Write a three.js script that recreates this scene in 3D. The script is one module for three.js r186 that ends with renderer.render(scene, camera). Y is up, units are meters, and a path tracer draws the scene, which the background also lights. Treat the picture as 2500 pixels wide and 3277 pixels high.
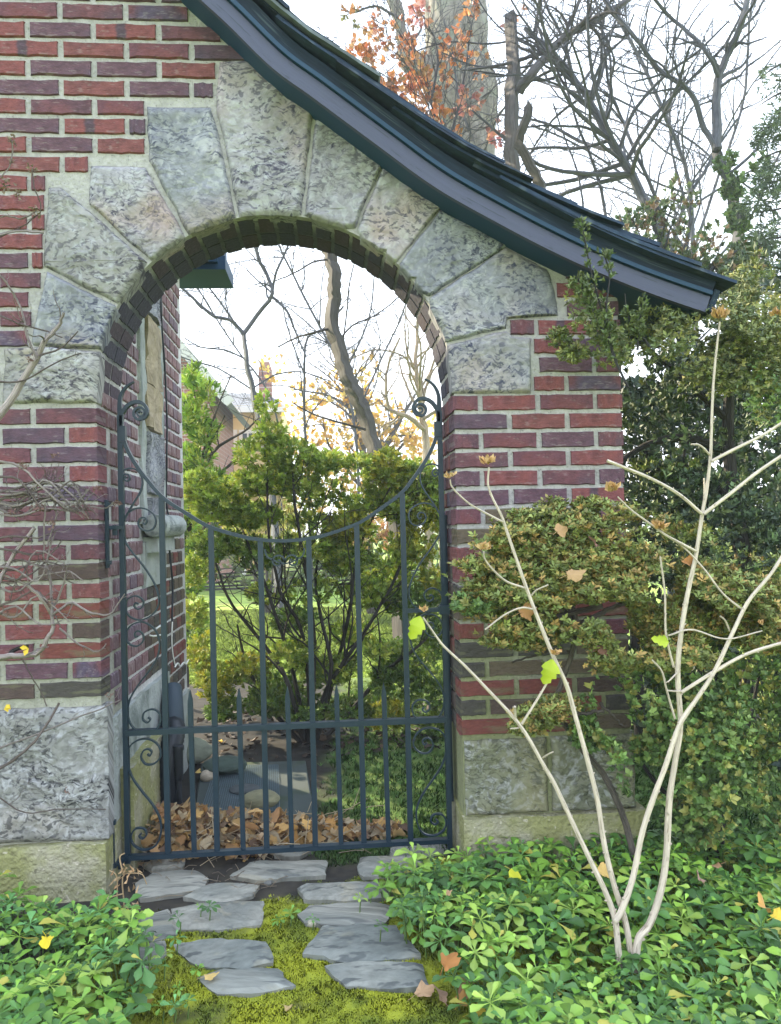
import * as THREE from 'three';
import { mergeGeometries, toCreasedNormals } from 'three/addons/utils/BufferGeometryUtils.js';

// ---------------------------------------------------------------- camera, sky, sun, exposure
const IW = 2500, IH = 3277, FOCAL = 2500;
const scene = new THREE.Scene();
const camera = new THREE.PerspectiveCamera(2 * Math.atan(IH / 2 / FOCAL) * 180 / Math.PI, IW / IH, 0.05, 400);
camera.position.set(0, 1.17, 2.6);
camera.rotation.order = 'YXZ';
camera.rotation.set(Math.atan(47 / FOCAL), -4.2 * Math.PI / 180, -0.024);
camera.updateMatrixWorld(true);

const renderer = new THREE.WebGLRenderer({ antialias: true });
renderer.setSize(781, 1024);
renderer.toneMapping = THREE.LinearToneMapping;
renderer.toneMappingExposure = 2.8;
renderer.shadowMap.enabled = true;

{ // a pale, thinly veiled autumn sky, whiter towards the horizon
  const w = 64, h = 128, d = new Float32Array(w * h * 4);
  for (let j = 0; j < h; j++) for (let i = 0; i < w; i++) {
    const e = ((j + 0.5) / h - 0.5) * Math.PI, s = Math.max(0, Math.sin(e)), k = (j * w + i) * 4;
    const t = Math.pow(s, 0.6);
    let r = 1.12 - 0.38 * t, g = 1.14 - 0.25 * t, b = 1.17 - 0.03 * t;
    if (e < 0) { r = 0.3; g = 0.3; b = 0.26; }
    d[k] = r; d[k + 1] = g; d[k + 2] = b; d[k + 3] = 1;
  }
  const sky = new THREE.DataTexture(d, w, h, THREE.RGBAFormat, THREE.FloatType);
  sky.mapping = THREE.EquirectangularReflectionMapping; sky.magFilter = THREE.LinearFilter; sky.needsUpdate = true;
  scene.background = sky; scene.environment = sky;
}
const sun = new THREE.DirectionalLight(new THREE.Color(1, 0.86, 0.62), 5);
sun.position.set(-10.8, 9.5, -10.6); sun.castShadow = true; sun.shadow.radius = 2;
sun.shadow.mapSize.set(2048, 2048);
Object.assign(sun.shadow.camera, { left: -15, right: 15, top: 15, bottom: -15, near: 0.5, far: 60 });
scene.add(sun, sun.target);
scene.fog = new THREE.FogExp2(new THREE.Color().setRGB(0.86, 0.93, 1.0), 0.0045);   // thin haze, added to lift the blacks and pale the distance

// ---------------------------------------------------------------- small tools
function mulberry(a) { return () => { a |= 0; a = a + 0x6D2B79F5 | 0; let t = Math.imul(a ^ a >>> 15, 1 | a); t = t + Math.imul(t ^ t >>> 7, 61 | t) ^ t; return ((t ^ t >>> 14) >>> 0) / 4294967296; }; }
const rnd = mulberry(20231);
const rr = (a, b) => a + (b - a) * rnd();
const pick = (a) => a[Math.floor(rnd() * a.length)];
const V = (x, y, z) => new THREE.Vector3(x, y, z);
const clamp = (x, a = 0, b = 1) => Math.min(b, Math.max(a, x));
const lerp = (a, b, t) => a + (b - a) * t;
const smooth = (a, b, x) => { const t = clamp((x - a) / (b - a)); return t * t * (3 - 2 * t); };
const mix3 = (a, b, t) => [lerp(a[0], b[0], t), lerp(a[1], b[1], t), lerp(a[2], b[2], t)];

// measuring from the photograph: where the line of sight through a picture point meets a plane of the place
const camPos = camera.position.clone();
function ray(px, py) { return V((px - IW / 2) / FOCAL, -(py - IH / 2) / FOCAL, -1).applyQuaternion(camera.quaternion); }
const P = (px, py, z = 0) => { const d = ray(px, py); return camPos.clone().addScaledVector(d, (z - camPos.z) / d.z); };
const G = (px, py, y = 0) => { const d = ray(px, py); return camPos.clone().addScaledVector(d, (y - camPos.y) / d.y); };
const X = (px, py, x) => { const d = ray(px, py); return camPos.clone().addScaledVector(d, (x - camPos.x) / d.x); };

// periodic value noise for textures, 3-D noise for shapes
function hash(x, y, z, s) { let h = Math.imul(x, 374761393) + Math.imul(y, 668265263) + Math.imul(z, 1274126177) + Math.imul(s, 144665) | 0; h = Math.imul(h ^ h >>> 13, 1274126177); h ^= h >>> 16; return (h >>> 0) / 4294967296; }
function noise3(x, y, z, s = 0) {
  const xi = Math.floor(x), yi = Math.floor(y), zi = Math.floor(z); let a = x - xi, b = y - yi, c = z - zi;
  a = a * a * (3 - 2 * a); b = b * b * (3 - 2 * b); c = c * c * (3 - 2 * c);
  const H = (i, j, k) => hash(xi + i, yi + j, zi + k, s);
  return lerp(lerp(lerp(H(0, 0, 0), H(1, 0, 0), a), lerp(H(0, 1, 0), H(1, 1, 0), a), b), lerp(lerp(H(0, 0, 1), H(1, 0, 1), a), lerp(H(0, 1, 1), H(1, 1, 1), a), b), c) * 2 - 1;
}
const fbm3 = (x, y, z, o = 4, s = 0) => { let v = 0, a = 0.5, f = 1; for (let i = 0; i < o; i++) { v += a * noise3(x * f, y * f, z * f, s + i); a *= 0.5; f *= 2.03; } return v; };
function pn(x, y, per, s) {   // periodic in per cells
  const xi = Math.floor(x), yi = Math.floor(y); let a = x - xi, b = y - yi; a = a * a * (3 - 2 * a); b = b * b * (3 - 2 * b);
  const m = (v) => ((v % per) + per) % per, H = (i, j) => hash(m(xi + i), m(yi + j), 7, s);
  return lerp(lerp(H(0, 0), H(1, 0), a), lerp(H(0, 1), H(1, 1), a), b) * 2 - 1;
}
const pf = (u, v, per, o, s) => { let r = 0, a = 0.5; for (let i = 0; i < o; i++) { r += a * pn(u * per, v * per, per, s + i * 17); a *= 0.55; per *= 2; } return r; };
const toS = (c) => { c = clamp(c); return 255 * (c <= 0.0031308 ? 12.92 * c : 1.055 * Math.pow(c, 1 / 2.4) - 0.055); };
function tex(w, h, f, { srgb = true, repeat } = {}) {   // f(u, v) -> linear [r, g, b] or a grey value
  const d = new Uint8Array(w * h * 4);
  for (let j = 0; j < h; j++) for (let i = 0; i < w; i++) {
    const c = f((i + 0.5) / w, (j + 0.5) / h), k = (j * w + i) * 4, a = typeof c === 'number' ? [c, c, c] : c;
    for (let q = 0; q < 3; q++) d[k + q] = srgb ? toS(a[q]) : 255 * clamp(a[q]);
    d[k + 3] = 255;
  }
  const t = new THREE.DataTexture(d, w, h); t.wrapS = t.wrapT = THREE.RepeatWrapping; t.magFilter = THREE.LinearFilter; t.minFilter = THREE.LinearMipmapLinearFilter; t.generateMipmaps = true;
  if (srgb) t.colorSpace = THREE.SRGBColorSpace; if (repeat) t.repeat.set(...repeat); t.needsUpdate = true; return t;
}
const mat = (o) => new THREE.MeshStandardMaterial({ roughness: 0.85, side: THREE.DoubleSide, ...o });
const rgb = (r, g, b) => new THREE.Color().setRGB(r, g, b);

// geometry builder with vertex colours
class GB {
  constructor() { this.p = []; this.c = []; this.u = []; this.i = []; }
  v(x, y, z, c, u = 0, w = 0) { this.p.push(x, y, z); this.c.push(c[0], c[1], c[2]); this.u.push(u, w); return this.p.length / 3 - 1; }
  t(a, b, c) { this.i.push(a, b, c); }
  get n() { return this.i.length / 3; }
  geo() {
    const g = new THREE.BufferGeometry();
    g.setAttribute('position', new THREE.BufferAttribute(new Float32Array(this.p), 3));
    g.setAttribute('color', new THREE.BufferAttribute(new Float32Array(this.c), 3));
    g.setAttribute('uv', new THREE.BufferAttribute(new Float32Array(this.u), 2));
    g.setIndex(new THREE.BufferAttribute(new Uint32Array(this.i), 1)); g.computeVertexNormals(); return g;
  }
}
const WHITE = [1, 1, 1];
function tube(gb, pts, rad, seg = 6, col = WHITE, vScale = 1) {   // rad: number or per point; closed ends
  const n = pts.length; let prev = null, ring0 = -1, L = 0;
  for (let k = 0; k < n; k++) {
    const a = pts[Math.max(0, k - 1)], b = pts[Math.min(n - 1, k + 1)], t = b.clone().sub(a).normalize();
    let x = prev ? prev.clone().addScaledVector(t, -prev.dot(t)) : (Math.abs(t.y) < 0.9 ? V(0, 1, 0) : V(1, 0, 0)).cross(t);
    x.normalize(); prev = x; const y = t.clone().cross(x), r = Array.isArray(rad) ? rad[k] : rad, c = Array.isArray(col[0]) ? col[k] : col;
    if (k) L += pts[k].distanceTo(pts[k - 1]);
    let base = gb.p.length / 3;
    for (let s = 0; s <= seg; s++) { const q = s / seg * Math.PI * 2, cs = Math.cos(q) * r, sn = Math.sin(q) * r; gb.v(pts[k].x + x.x * cs + y.x * sn, pts[k].y + x.y * cs + y.y * sn, pts[k].z + x.z * cs + y.z * sn, c, s / seg, L * vScale); }
    if (k) for (let s = 0; s < seg; s++) { const a0 = ring0 + s, b0 = base + s; gb.t(a0, b0, a0 + 1); gb.t(a0 + 1, b0, b0 + 1); }
    if (k === 0 || k === n - 1) { const m = gb.v(pts[k].x, pts[k].y, pts[k].z, c); for (let s = 0; s < seg; s++) k === 0 ? gb.t(m, base + s, base + s + 1) : gb.t(m, base + s + 1, base + s); }
    ring0 = base;
  }
}
function spline(pts, n) { return new THREE.CatmullRomCurve3(pts, false, 'centripetal').getPoints(n); }
function radii(n, a, b, pw = 1) { return Array.from({ length: n }, (_, k) => lerp(a, b, Math.pow(k / (n - 1), pw))); }
// rectangular bar swept along a path; nrm is the direction of its depth
function bar(gb, pts, w, d, nrm = V(0, 0, 1), col = WHITE) {
  const n = pts.length, b0 = gb.p.length / 3, q = [[-1, -1], [1, -1], [1, 1], [-1, 1]];
  const put = (k, s) => {
    const a = pts[Math.max(0, k - 1)], b = pts[Math.min(n - 1, k + 1)], t = b.clone().sub(a).normalize(), sd = nrm.clone().cross(t).normalize();
    const ww = (Array.isArray(w) ? w[k] : w) / 2, [i, j] = q[s];
    return gb.v(pts[k].x + sd.x * i * ww + nrm.x * j * d / 2, pts[k].y + sd.y * i * ww + nrm.y * j * d / 2, pts[k].z + sd.z * i * ww + nrm.z * j * d / 2, col);
  };
  for (let s = 0; s < 4; s++) for (let k = 0; k < n; k++) { const A = put(k, s), B = put(k, (s + 1) % 4); if (k) { gb.t(A - 2, A, B - 2); gb.t(B - 2, A, B); } }
  for (const k of [0, n - 1]) { const a = [0, 1, 2, 3].map((s) => put(k, s)); gb.t(a[0], a[1], a[2]); gb.t(a[0], a[2], a[3]); }
}
// a thin folded leaf: two faces each side of the midrib
function leaf(gb, p, dir, nor, len, wid, col, fold = 0.25, droop = 0) {
  const sx = dir.y * nor.z - dir.z * nor.y, sy = dir.z * nor.x - dir.x * nor.z, sz = dir.x * nor.y - dir.y * nor.x, h = wid * fold;
  const a = gb.v(p.x, p.y, p.z, col), m = 0.55;
  const L = gb.v(p.x + dir.x * len * m + sx * wid / 2 + nor.x * h, p.y + dir.y * len * m + sy * wid / 2 + nor.y * h, p.z + dir.z * len * m + sz * wid / 2 + nor.z * h, col);
  const R = gb.v(p.x + dir.x * len * m - sx * wid / 2 + nor.x * h, p.y + dir.y * len * m - sy * wid / 2 + nor.y * h, p.z + dir.z * len * m - sz * wid / 2 + nor.z * h, col);
  const T = gb.v(p.x + dir.x * len, p.y + dir.y * len - droop, p.z + dir.z * len, col);
  gb.t(a, L, T); gb.t(a, T, R);
}
const rdir = () => { const z = rr(-1, 1), a = rr(0, Math.PI * 2), s = Math.sqrt(1 - z * z); return V(s * Math.cos(a), z, s * Math.sin(a)); };

// naming and placing
const used = new Map();
function numbered(name) { const n = used.get(name) ?? 0; used.set(name, n + 1); return n ? name + '_' + String(n).padStart(3, '0') : name; }
function tag(o, label, category, group) { o.userData.label = label; if (category) o.userData.category = category; if (group) o.userData.group = group; return o; }
function thing(name, label, category, pos = V(0, 0, 0), group) { const o = new THREE.Group(); o.name = numbered(name); o.position.copy(pos); scene.add(o); return tag(o, label, category, group); }
function mesh(name, geo, m, parent = scene) {
  const o = new THREE.Mesh(geo, m); o.castShadow = o.receiveShadow = true;
  if (parent === scene) o.name = numbered(name);
  else { const k = parent.children.filter((c) => c.name.replace(/_\d{3}$/, '') === name).length; o.name = k ? name + '_' + String(k).padStart(3, '0') : name; }
  parent.add(o);
  if (parent !== scene) { // geometry is given in the coordinates of the place: move it into its parent's
    const w = V(0, 0, 0); for (let q = parent; q; q = q.parent) w.add(q.position);
    if (!o.userData.local && w.lengthSq() > 0) o.position.copy(w).negate();
  }
  return o;
}
function box(w, h, d, x, y, z, ry = 0, rx = 0, rz = 0) { const g = new THREE.BoxGeometry(w, h, d); g.rotateX(rx); g.rotateZ(rz); g.rotateY(ry); g.translate(x, y, z); return g; }
function poly(pts, depth, bevel = 0.004, z = 0) {   // outline in the wall plane, extruded forward
  const s = new THREE.Shape(pts.map((p) => new THREE.Vector2(p.x, p.y)));
  const g = new THREE.ExtrudeGeometry(s, { depth: depth - 2 * bevel, bevelEnabled: bevel > 0, bevelSize: bevel, bevelThickness: bevel, bevelOffset: -bevel, bevelSegments: 1, curveSegments: 4 }); g.translate(0, 0, z + bevel); return g;
}
// ---------------------------------------------------------------- materials of the building
const XJ = -0.757, XR = 0.408, XE = 0.998, YL = 1.588, YR = 1.613, CL = 0.0635, CR = 0.0641, TH = 0.286, ACX = -0.175, ACY = 1.63, AR = 0.584;
const brickMats = [];
{
  const kinds = [
    [[0.2, 0.062, 0.06], [0.145, 0.05, 0.058]], [[0.165, 0.055, 0.06], [0.12, 0.047, 0.061]], [[0.135, 0.052, 0.063], [0.1, 0.047, 0.064]], [[0.092, 0.06, 0.095], [0.11, 0.055, 0.075]],
    [[0.085, 0.062, 0.1], [0.14, 0.054, 0.066]], [[0.08, 0.056, 0.082], [0.095, 0.052, 0.075]], [[0.18, 0.056, 0.056], [0.065, 0.042, 0.058]], [[0.13, 0.05, 0.06], [0.085, 0.052, 0.07]],
    [[0.13, 0.052, 0.06], [0.17, 0.058, 0.057]], [[0.105, 0.047, 0.06], [0.135, 0.048, 0.057]],
  ];
  kinds.forEach(([a, b], q) => {
    const s = 40 + q * 31;
    const t = tex(192, 64, (u, v) => {
      let m = q === 6 ? smooth(0.11, 0.05, Math.abs(u - 0.42 + 0.03 * pf(u, v, 3, 2, s))) * 0.95 : smooth(-0.35, 0.4, pf(u, v * 0.4, 2, 3, s));
      let c = mix3(a, b, m); const g = 1 + 0.34 * pf(u, v, 20, 4, s + 3) + 0.3 * pf(u, v * 0.3, 9, 3, s + 5);
      const lime = smooth(0.22, 0.6, pf(u, v, 7, 4, s + 9)) * 0.22, pit = smooth(0.42, 0.62, pf(u, v, 30, 2, s + 11));
      c = mix3(c.map((x) => x * g), [0.42, 0.38, 0.36], lime); return c.map((x) => x * (1 - 0.5 * pit));
    });
    brickMats.push(mat({ map: t, roughness: 0.88 }));
  });
}
const brickBump = tex(192, 64, (u, v) => 0.5 + 0.4 * pf(u, v * 0.4, 14, 4, 901) - 0.35 * smooth(0.35, 0.6, pf(u, v, 22, 2, 77)), { srgb: false });
for (const m of brickMats) { m.bumpMap = brickBump; m.bumpScale = 0.0025; }
// weathered bricks low down: dulled by algae and dirt
const oldMats = [[0, 0.5], [2, 0.45], [1, 0.75], [9, 0.55]].map(([k, amt], q) => {
  const a = [[0.16, 0.05, 0.042], [0.085, 0.058, 0.05], [0.115, 0.088, 0.06], [0.065, 0.058, 0.05]][q], s = 700 + q * 13;
  return mat({ map: tex(192, 64, (u, v) => { const g = 1 + 0.35 * pf(u, v, 16, 4, s), m = smooth(0.05, 0.45, pf(u, v, 3, 4, s + 2)) * amt; return mix3(a.map((x) => x * g), [0.15, 0.15, 0.085], m); }), bumpMap: brickBump, bumpScale: 0.003, roughness: 0.95 });
});
const darkMats = [0, 1].map((q) => mat({ map: tex(192, 64, (u, v) => { const g = 1 + 0.35 * pf(u, v, 12, 4, 811 + q); return (q ? [0.05, 0.045, 0.07] : [0.065, 0.046, 0.062]).map((x) => x * g); }), bumpMap: brickBump, bumpScale: 0.003, roughness: 0.95 }));  // darker bricks for the arch underside, its shade put into the colour
const sideMats = [[0.17, 0.095, 0.105], [0.145, 0.085, 0.105], [0.19, 0.11, 0.115], [0.13, 0.085, 0.115], [0.18, 0.085, 0.09]].map((a, q) => mat({ map: tex(96, 96, (u, v) => { const g = 1 + 0.3 * pf(u, v, 14, 4, 511 + q), st = smooth(0.05, 0.5, pf(u * 1.5, v * 0.25, 9, 3, 531 + q)) * 0.5; return mix3(a.map((x) => x * g), [0.42, 0.38, 0.4], st); }), bumpMap: brickBump, bumpScale: 0.002, roughness: 0.92 }));
const mortarTex = tex(512, 512, (u, v) => { const g = 1 + 0.22 * pf(u, v, 60, 3, 11) + 0.2 * pf(u, v, 8, 4, 13), p = smooth(0.3, 0.6, pf(u, v, 90, 2, 19)); return [0.9 * g, 0.89 * g, 0.9 * g].map((x) => 0.76 * x * (1 - 0.35 * p)); });
const mortarBump = tex(512, 512, (u, v) => 0.5 + 0.45 * pf(u, v, 70, 3, 11), { srgb: false });
const M = {};
M.mortar = mat({ map: mortarTex, bumpMap: mortarBump, bumpScale: 0.004, vertexColors: true, roughness: 0.95 });
function graniteTex(seed, base, dark, warm, warmAmt, green = 0) {
  return tex(768, 768, (u, v) => {
    const w1 = pf(u, v, 18, 4, seed), w2 = pf(u, v, 18, 4, seed + 50);
    const uu = u + 0.022 * w1, vv = v + 0.022 * w2;
    const sq = pf(uu, vv * 2, 52, 3, seed + 3), vein = smooth(0.17, 0.03, Math.abs(sq)) * smooth(-0.2, 0.25, pf(u, v, 9, 4, seed + 7));
    const spot = smooth(0.06, 0.3, pf(uu, vv * 2, 76, 3, seed + 21)) * smooth(-0.5, 0.2, pf(u, v, 9, 3, seed + 25)), pale = smooth(0.02, 0.36, pf(uu, vv, 70, 3, seed + 31)), wm = smooth(0.0, 0.5, pf(u, v, 3, 4, seed + 41)) * warmAmt;
    let c = mix3(base, [0.44, 0.45, 0.46], pale * 0.7); { const lg = 1 + 0.5 * pf(u, v, 4, 3, seed + 81); c = c.map((x) => x * lg); }; c = mix3(c, warm, wm); c = mix3(c, dark, clamp(vein * 0.55 + spot * 0.7)); 
    if (green) c = mix3(c, [0.2, 0.2, 0.09], green * smooth(-0.2, 0.4, pf(u, v, 4, 5, seed + 61)));
    const g = 1 + 0.22 * pf(u, v, 90, 2, seed + 71); return c.map((x) => 0.86 * x * g);
  });
}
const graniteBump = tex(768, 768, (u, v) => { const w1 = pf(u, v, 5, 4, 5), w2 = pf(u, v, 5, 4, 55); return 0.5 + 0.55 * pf(u + 0.07 * w1, (v + 0.07 * w2) * 1.5, 14, 5, 3); }, { srgb: false });
const gm = (t) => mat({ map: t, bumpMap: graniteBump, bumpScale: 0.012, roughness: 0.9 });
M.granite = [gm(graniteTex(1000, [0.33, 0.32, 0.34], [0.06, 0.055, 0.09], [0.42, 0.31, 0.28], 0.9)), gm(graniteTex(2000, [0.3, 0.31, 0.345], [0.05, 0.055, 0.1], [0.4, 0.33, 0.31], 0.7)), gm(graniteTex(3000, [0.34, 0.33, 0.325], [0.06, 0.055, 0.075], [0.38, 0.32, 0.22], 0.7))];
M.graniteBase = gm(graniteTex(4000, [0.29, 0.29, 0.28], [0.03, 0.03, 0.035], [0.4, 0.34, 0.25], 0.6));
M.graniteMoss = gm(graniteTex(5000, [0.23, 0.24, 0.17], [0.07, 0.075, 0.05], [0.3, 0.27, 0.13], 0.5, 0.6));
M.tanStone = mat({ map: tex(256, 256, (u, v) => { const g = 1 + 0.45 * pf(u, v, 12, 5, 31) + 0.2 * pf(u, v, 60, 2, 3); return [0.33 * g, 0.27 * g, 0.18 * g]; }), bumpMap: graniteBump, bumpScale: 0.01 });
M.concrete = mat({ map: tex(512, 512, (u, v) => {
  const g = 1 + 0.16 * pf(u, v, 50, 3, 3) + 0.16 * pf(u, v * 3, 5, 4, 8), ms = smooth(-0.25, 0.35, pf(u, v, 4, 5, 77)), pb = smooth(0.42, 0.52, pf(u, v, 46, 2, 91)), dk = smooth(0.36, 0.56, pf(u, v, 34, 2, 95));
  let c = mix3([0.36, 0.34, 0.24], [0.24, 0.25, 0.07], ms * 0.75); c = mix3(c, [0.6, 0.55, 0.42], pb * 0.7); c = mix3(c, [0.1, 0.09, 0.05], dk * 0.5); return c.map((x) => x * g);
}), bumpMap: mortarBump, bumpScale: 0.008, roughness: 0.95 });
M.render = mat({ map: tex(512, 512, (u, v) => { const g = 1 + 0.25 * pf(u, v * 0.8, 10, 5, 4); let c = mix3([0.38, 0.41, 0.4], [0.16, 0.19, 0.18], smooth(-0.1, 0.5, pf(u, v * 0.6, 5, 5, 14))); c = mix3(c, [0.2, 0.23, 0.12], 0.6 * smooth(0.0, 0.45, pf(u, v, 3, 4, 24))); return c.map((x) => x * g); }), bumpMap: mortarBump, bumpScale: 0.006, roughness: 0.95 });
const paintTex = (a, b, s) => tex(512, 128, (u, v) => { const g = 1 + 0.1 * pf(u * 0.5, v * 6, 6, 4, s), ch = smooth(0.42, 0.6, pf(u, v * 3, 10, 4, s + 3)); return mix3(a, b, ch).map((x) => x * g); });
M.fascia = mat({ map: paintTex([0.058, 0.065, 0.115], [0.03, 0.04, 0.065], 51), bumpMap: brickBump, bumpScale: 0.0015, roughness: 0.55 });
M.navy = mat({ color: rgb(0.006, 0.04, 0.09), roughness: 0.6 });
M.slate = ['0.014,0.03,0.055', '0.03,0.05,0.075', '0.008,0.018,0.034', '0.1,0.12,0.125'].map((s, q) => { const c = s.split(',').map(Number); return mat({ map: tex(128, 128, (u, v) => { const g = 1 + 0.5 * pf(u, v * 4, 6, 4, 61 + q) + 0.3 * pf(u, v, 30, 2, 5); return mix3(c, [0.12, 0.15, 0.16], 0.4 * smooth(0.2, 0.6, pf(u, v * 3, 5, 4, 81 + q))).map((x) => x * g); }), roughness: 0.9, bumpMap: brickBump, bumpScale: 0.003 }); });
M.iron = mat({ map: tex(128, 128, (u, v) => { const r = smooth(0.3, 0.6, pf(u, v, 8, 4, 4)); const g = 1 + 0.3 * pf(u, v, 30, 3, 6); return mix3([0.009 * g, 0.026 * g, 0.042 * g], [0.09, 0.1, 0.1], r * 0.5); }), roughness: 0.42 });

// ---------------------------------------------------------------- the house end wall with its gateway
const house = thing('brick_house', 'red brick house end with a granite arched gateway under a sweeping dark eave', 'house');
const gone = (x, y) => y < ACY ? x > XJ && x < XR : Math.hypot(x - ACX, y - ACY) < AR;   // inside the opening
// curve under the eave, in the wall plane
const eavePx = [[578, 0], [737, 147], [889, 294], [1002, 376], [1209, 529], [1376, 650], [1560, 755], [1760, 858], [1900, 920], [2040, 975], [2200, 1030]];
const eave = spline([P(300, -420), P(440, -170), ...eavePx.map(([a, b]) => P(a, b))], 90);
const eaveY = (x) => { for (let k = 1; k < eave.length; k++) if (eave[k].x >= x) { const t = clamp((x - eave[k - 1].x) / (eave[k].x - eave[k - 1].x)); return lerp(eave[k - 1].y, eave[k].y, t); } return eave.at(-1).y; };
const SLOPE = (eave[0].y - eave[6].y) / (eave[0].x - eave[6].x), XL = -4.6;
const roofY = (x) => x < eave[0].x ? eave[0].y + (x - eave[0].x) * SLOPE : eaveY(x);
{ // masonry core, moss-stained low down: colour of the mortar, vertex by vertex
  const out = [];
  for (let x = XL; x < eave[0].x; x += 0.4) out.push(V(x, roofY(x), 0));
  for (const p of eave) if (p.x < XE - 0.007) out.push(p);
  const s = new THREE.Shape([new THREE.Vector2(XL, -0.1), new THREE.Vector2(XJ - 0.007, -0.1), new THREE.Vector2(XJ - 0.007, ACY)]);
  for (let k = 1; k <= 48; k++) { const a = Math.PI * (1 - k / 48); s.lineTo(ACX + (AR + 0.007) * Math.cos(a), ACY + (AR + 0.007) * Math.sin(a)); }
  s.lineTo(XR + 0.007, -0.1); s.lineTo(XE - 0.007, -0.1); s.lineTo(XE - 0.007, roofY(XE));
  for (const p of out.reverse()) s.lineTo(p.x, p.y);
  const g = new THREE.ExtrudeGeometry(s, { depth: TH - 0.012, bevelEnabled: false, curveSegments: 1 }); g.translate(0, 0, -TH + 0.004);
  // finer faces so that the stain follows the height
  const base = g.toNonIndexed(), gb = new GB(), pp = base.attributes.position;
  const put = (a, b, c, d) => {
    const l = Math.max(a.distanceTo(b), b.distanceTo(c), c.distanceTo(a));
    if (d > 0 && l > 0.16) {
      if (l === a.distanceTo(b)) { const m = a.clone().lerp(b, 0.5); put(a, m, c, d - 1); put(m, b, c, d - 1); } else if (l === b.distanceTo(c)) { const m = b.clone().lerp(c, 0.5); put(a, b, m, d - 1); put(a, m, c, d - 1); } else { const m = c.clone().lerp(a, 0.5); put(a, b, m, d - 1); put(m, b, c, d - 1); }
      return;
    }
    const vv = [a, b, c].map((p) => {
      const n = fbm3(p.x * 3, p.y * 3, p.z * 3, 3, 9), gr = clamp(smooth(1.25, 0.5, p.y + n * 0.5) * (p.x > 0 ? 1 : 0.45)), c0 = mix3([0.57, 0.56, 0.53], [0.3, 0.33, 0.13], gr * 0.85);
      const fz = Math.abs(p.z - -0.008) < 0.02; if (!fz && p.y > 1.75 && p.x > XJ - 0.05 && p.x < XR + 0.05) { c0[0] *= 0.22; c0[1] *= 0.24; c0[2] *= 0.28; } return gb.v(p.x, p.y, p.z, c0, fz ? p.x / 0.6 : p.z / 0.6 + p.x / 0.6, p.y / 0.6);  // shade under the arch is put into the mortar colour here
    });
    gb.t(...vv);
  };
  const q = (k) => V(pp.getX(k), pp.getY(k), pp.getZ(k));
  for (let k = 0; k < pp.count; k += 3) put(q(k), q(k + 1), q(k + 2), 9);
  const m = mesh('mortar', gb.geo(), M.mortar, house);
}
// bricks: slightly uneven chamfered blocks in a few variants, scaled to each course
function brickGeo(seed, jag = 0.1) {
  const r = mulberry(seed), g = new GB(), ch = 0.028, chy = 0.085;   // unit block x -.5...5, y -.5...5, z -1..0
  const nx = 6; const j = (a) => (r() - 0.5) * a;
  const top = Array.from({ length: nx + 1 }, () => j(jag)), bot = Array.from({ length: nx + 1 }, () => j(jag)), rows = [];
  for (const [y, z, e] of [[-0.5, -1, 0], [-0.5, -0.12, 0], [-0.5 + chy, 0, 1], [0.5 - chy, 0, 1], [0.5, -0.12, 0], [0.5, -1, 0]]) {
    const row = []; for (let k = 0; k <= nx; k++) { const t = k / nx, x = -0.5 + t, inset = e && (k === 0 || k === nx) ? ch * (k ? -1 : 1) : 0; const yy = y + (y < 0 ? bot[k] : top[k]) * (e ? 1 : 0.6); const zz = e ? z + j(0.015) : z; row.push(g.v(x + inset + ((k === 0 || k === nx) ? j(0.01) : 0), yy, (k === 0 || k === nx) && !e && z > -0.5 ? -0.16 : zz, WHITE, t, yy + 0.5)); }
    rows.push(row);
  }
  for (let q = 0; q < rows.length - 1; q++) for (let k = 0; k < nx; k++) { const a = rows[q][k], b = rows[q][k + 1], c = rows[q + 1][k], d = rows[q + 1][k + 1]; g.t(a, b, d); g.t(a, d, c); }
  for (const k of [0, nx]) for (let q = 1; q < rows.length - 2; q++) { }
  const capL = rows.map((r) => r[0]), capR = rows.map((r) => r[nx]);
  for (const [cp, fl] of [[capL, 1], [capR, 0]]) for (let q = 1; q < cp.length - 1; q++) fl ? g.t(cp[0], cp[q], cp[q + 1]) : g.t(cp[0], cp[q + 1], cp[q]);
  const ng = g.geo(), nn = ng.toNonIndexed(); nn.computeVertexNormals(); nn.deleteAttribute('color'); return nn;
}
const brickGeos = [11, 12, 13, 14, 15, 16].map((s) => brickGeo(s));
const brickList = [];
// cx, cy, z: middle of the front face; turn 0 = in the front wall, PI/2 = in the side wall
function addBrick(cx, cy, z, w, h, d, ry = 0, rz = 0, m = null, prio = 0) { brickList.push({ cx, cy, z, w, h, d, ry, rz, m, prio }); }
const stonePx = [
  [[14, 1118], [100, 1110], [318, 1124], [310, 1289], [6, 1289]],
  [[149, 868], [368, 978], [353, 1037], [321, 1118], [103, 1104], [98, 1088], [136, 935]],
  [[153, 598], [196, 600], [470, 838], [375, 970], [143, 850]],
  [[290, 529], [464, 534], [592, 757], [484, 832], [286, 652]],
  [[470, 340], [672, 345], [703, 446], [753, 694], [603, 749], [477, 513]],
  [[703, 197], [790, 190], [1010, 345], [1000, 378], [964, 686], [765, 692], [717, 450], [690, 345]],
  [[1012, 362], [1232, 520], [1213, 548], [1138, 727], [976, 688]],
  [[1226, 530], [1420, 660], [1400, 677], [1272, 836], [1237, 801], [1147, 733]],
  [[1412, 668], [1628, 780], [1606, 800], [1374, 945], [1330, 890], [1281, 842]],
  [[1380, 952], [1618, 792], [1752, 860], [1768, 890], [1786, 1008], [1625, 1018], [1618, 1047], [1430, 1094]],
  [[1434, 1105], [1622, 1060], [1640, 1078], [1702, 1082], [1698, 1256], [1449, 1258]],
];
const stones = stonePx.map((s) => s.map(([a, b]) => P(a, b)));
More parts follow.
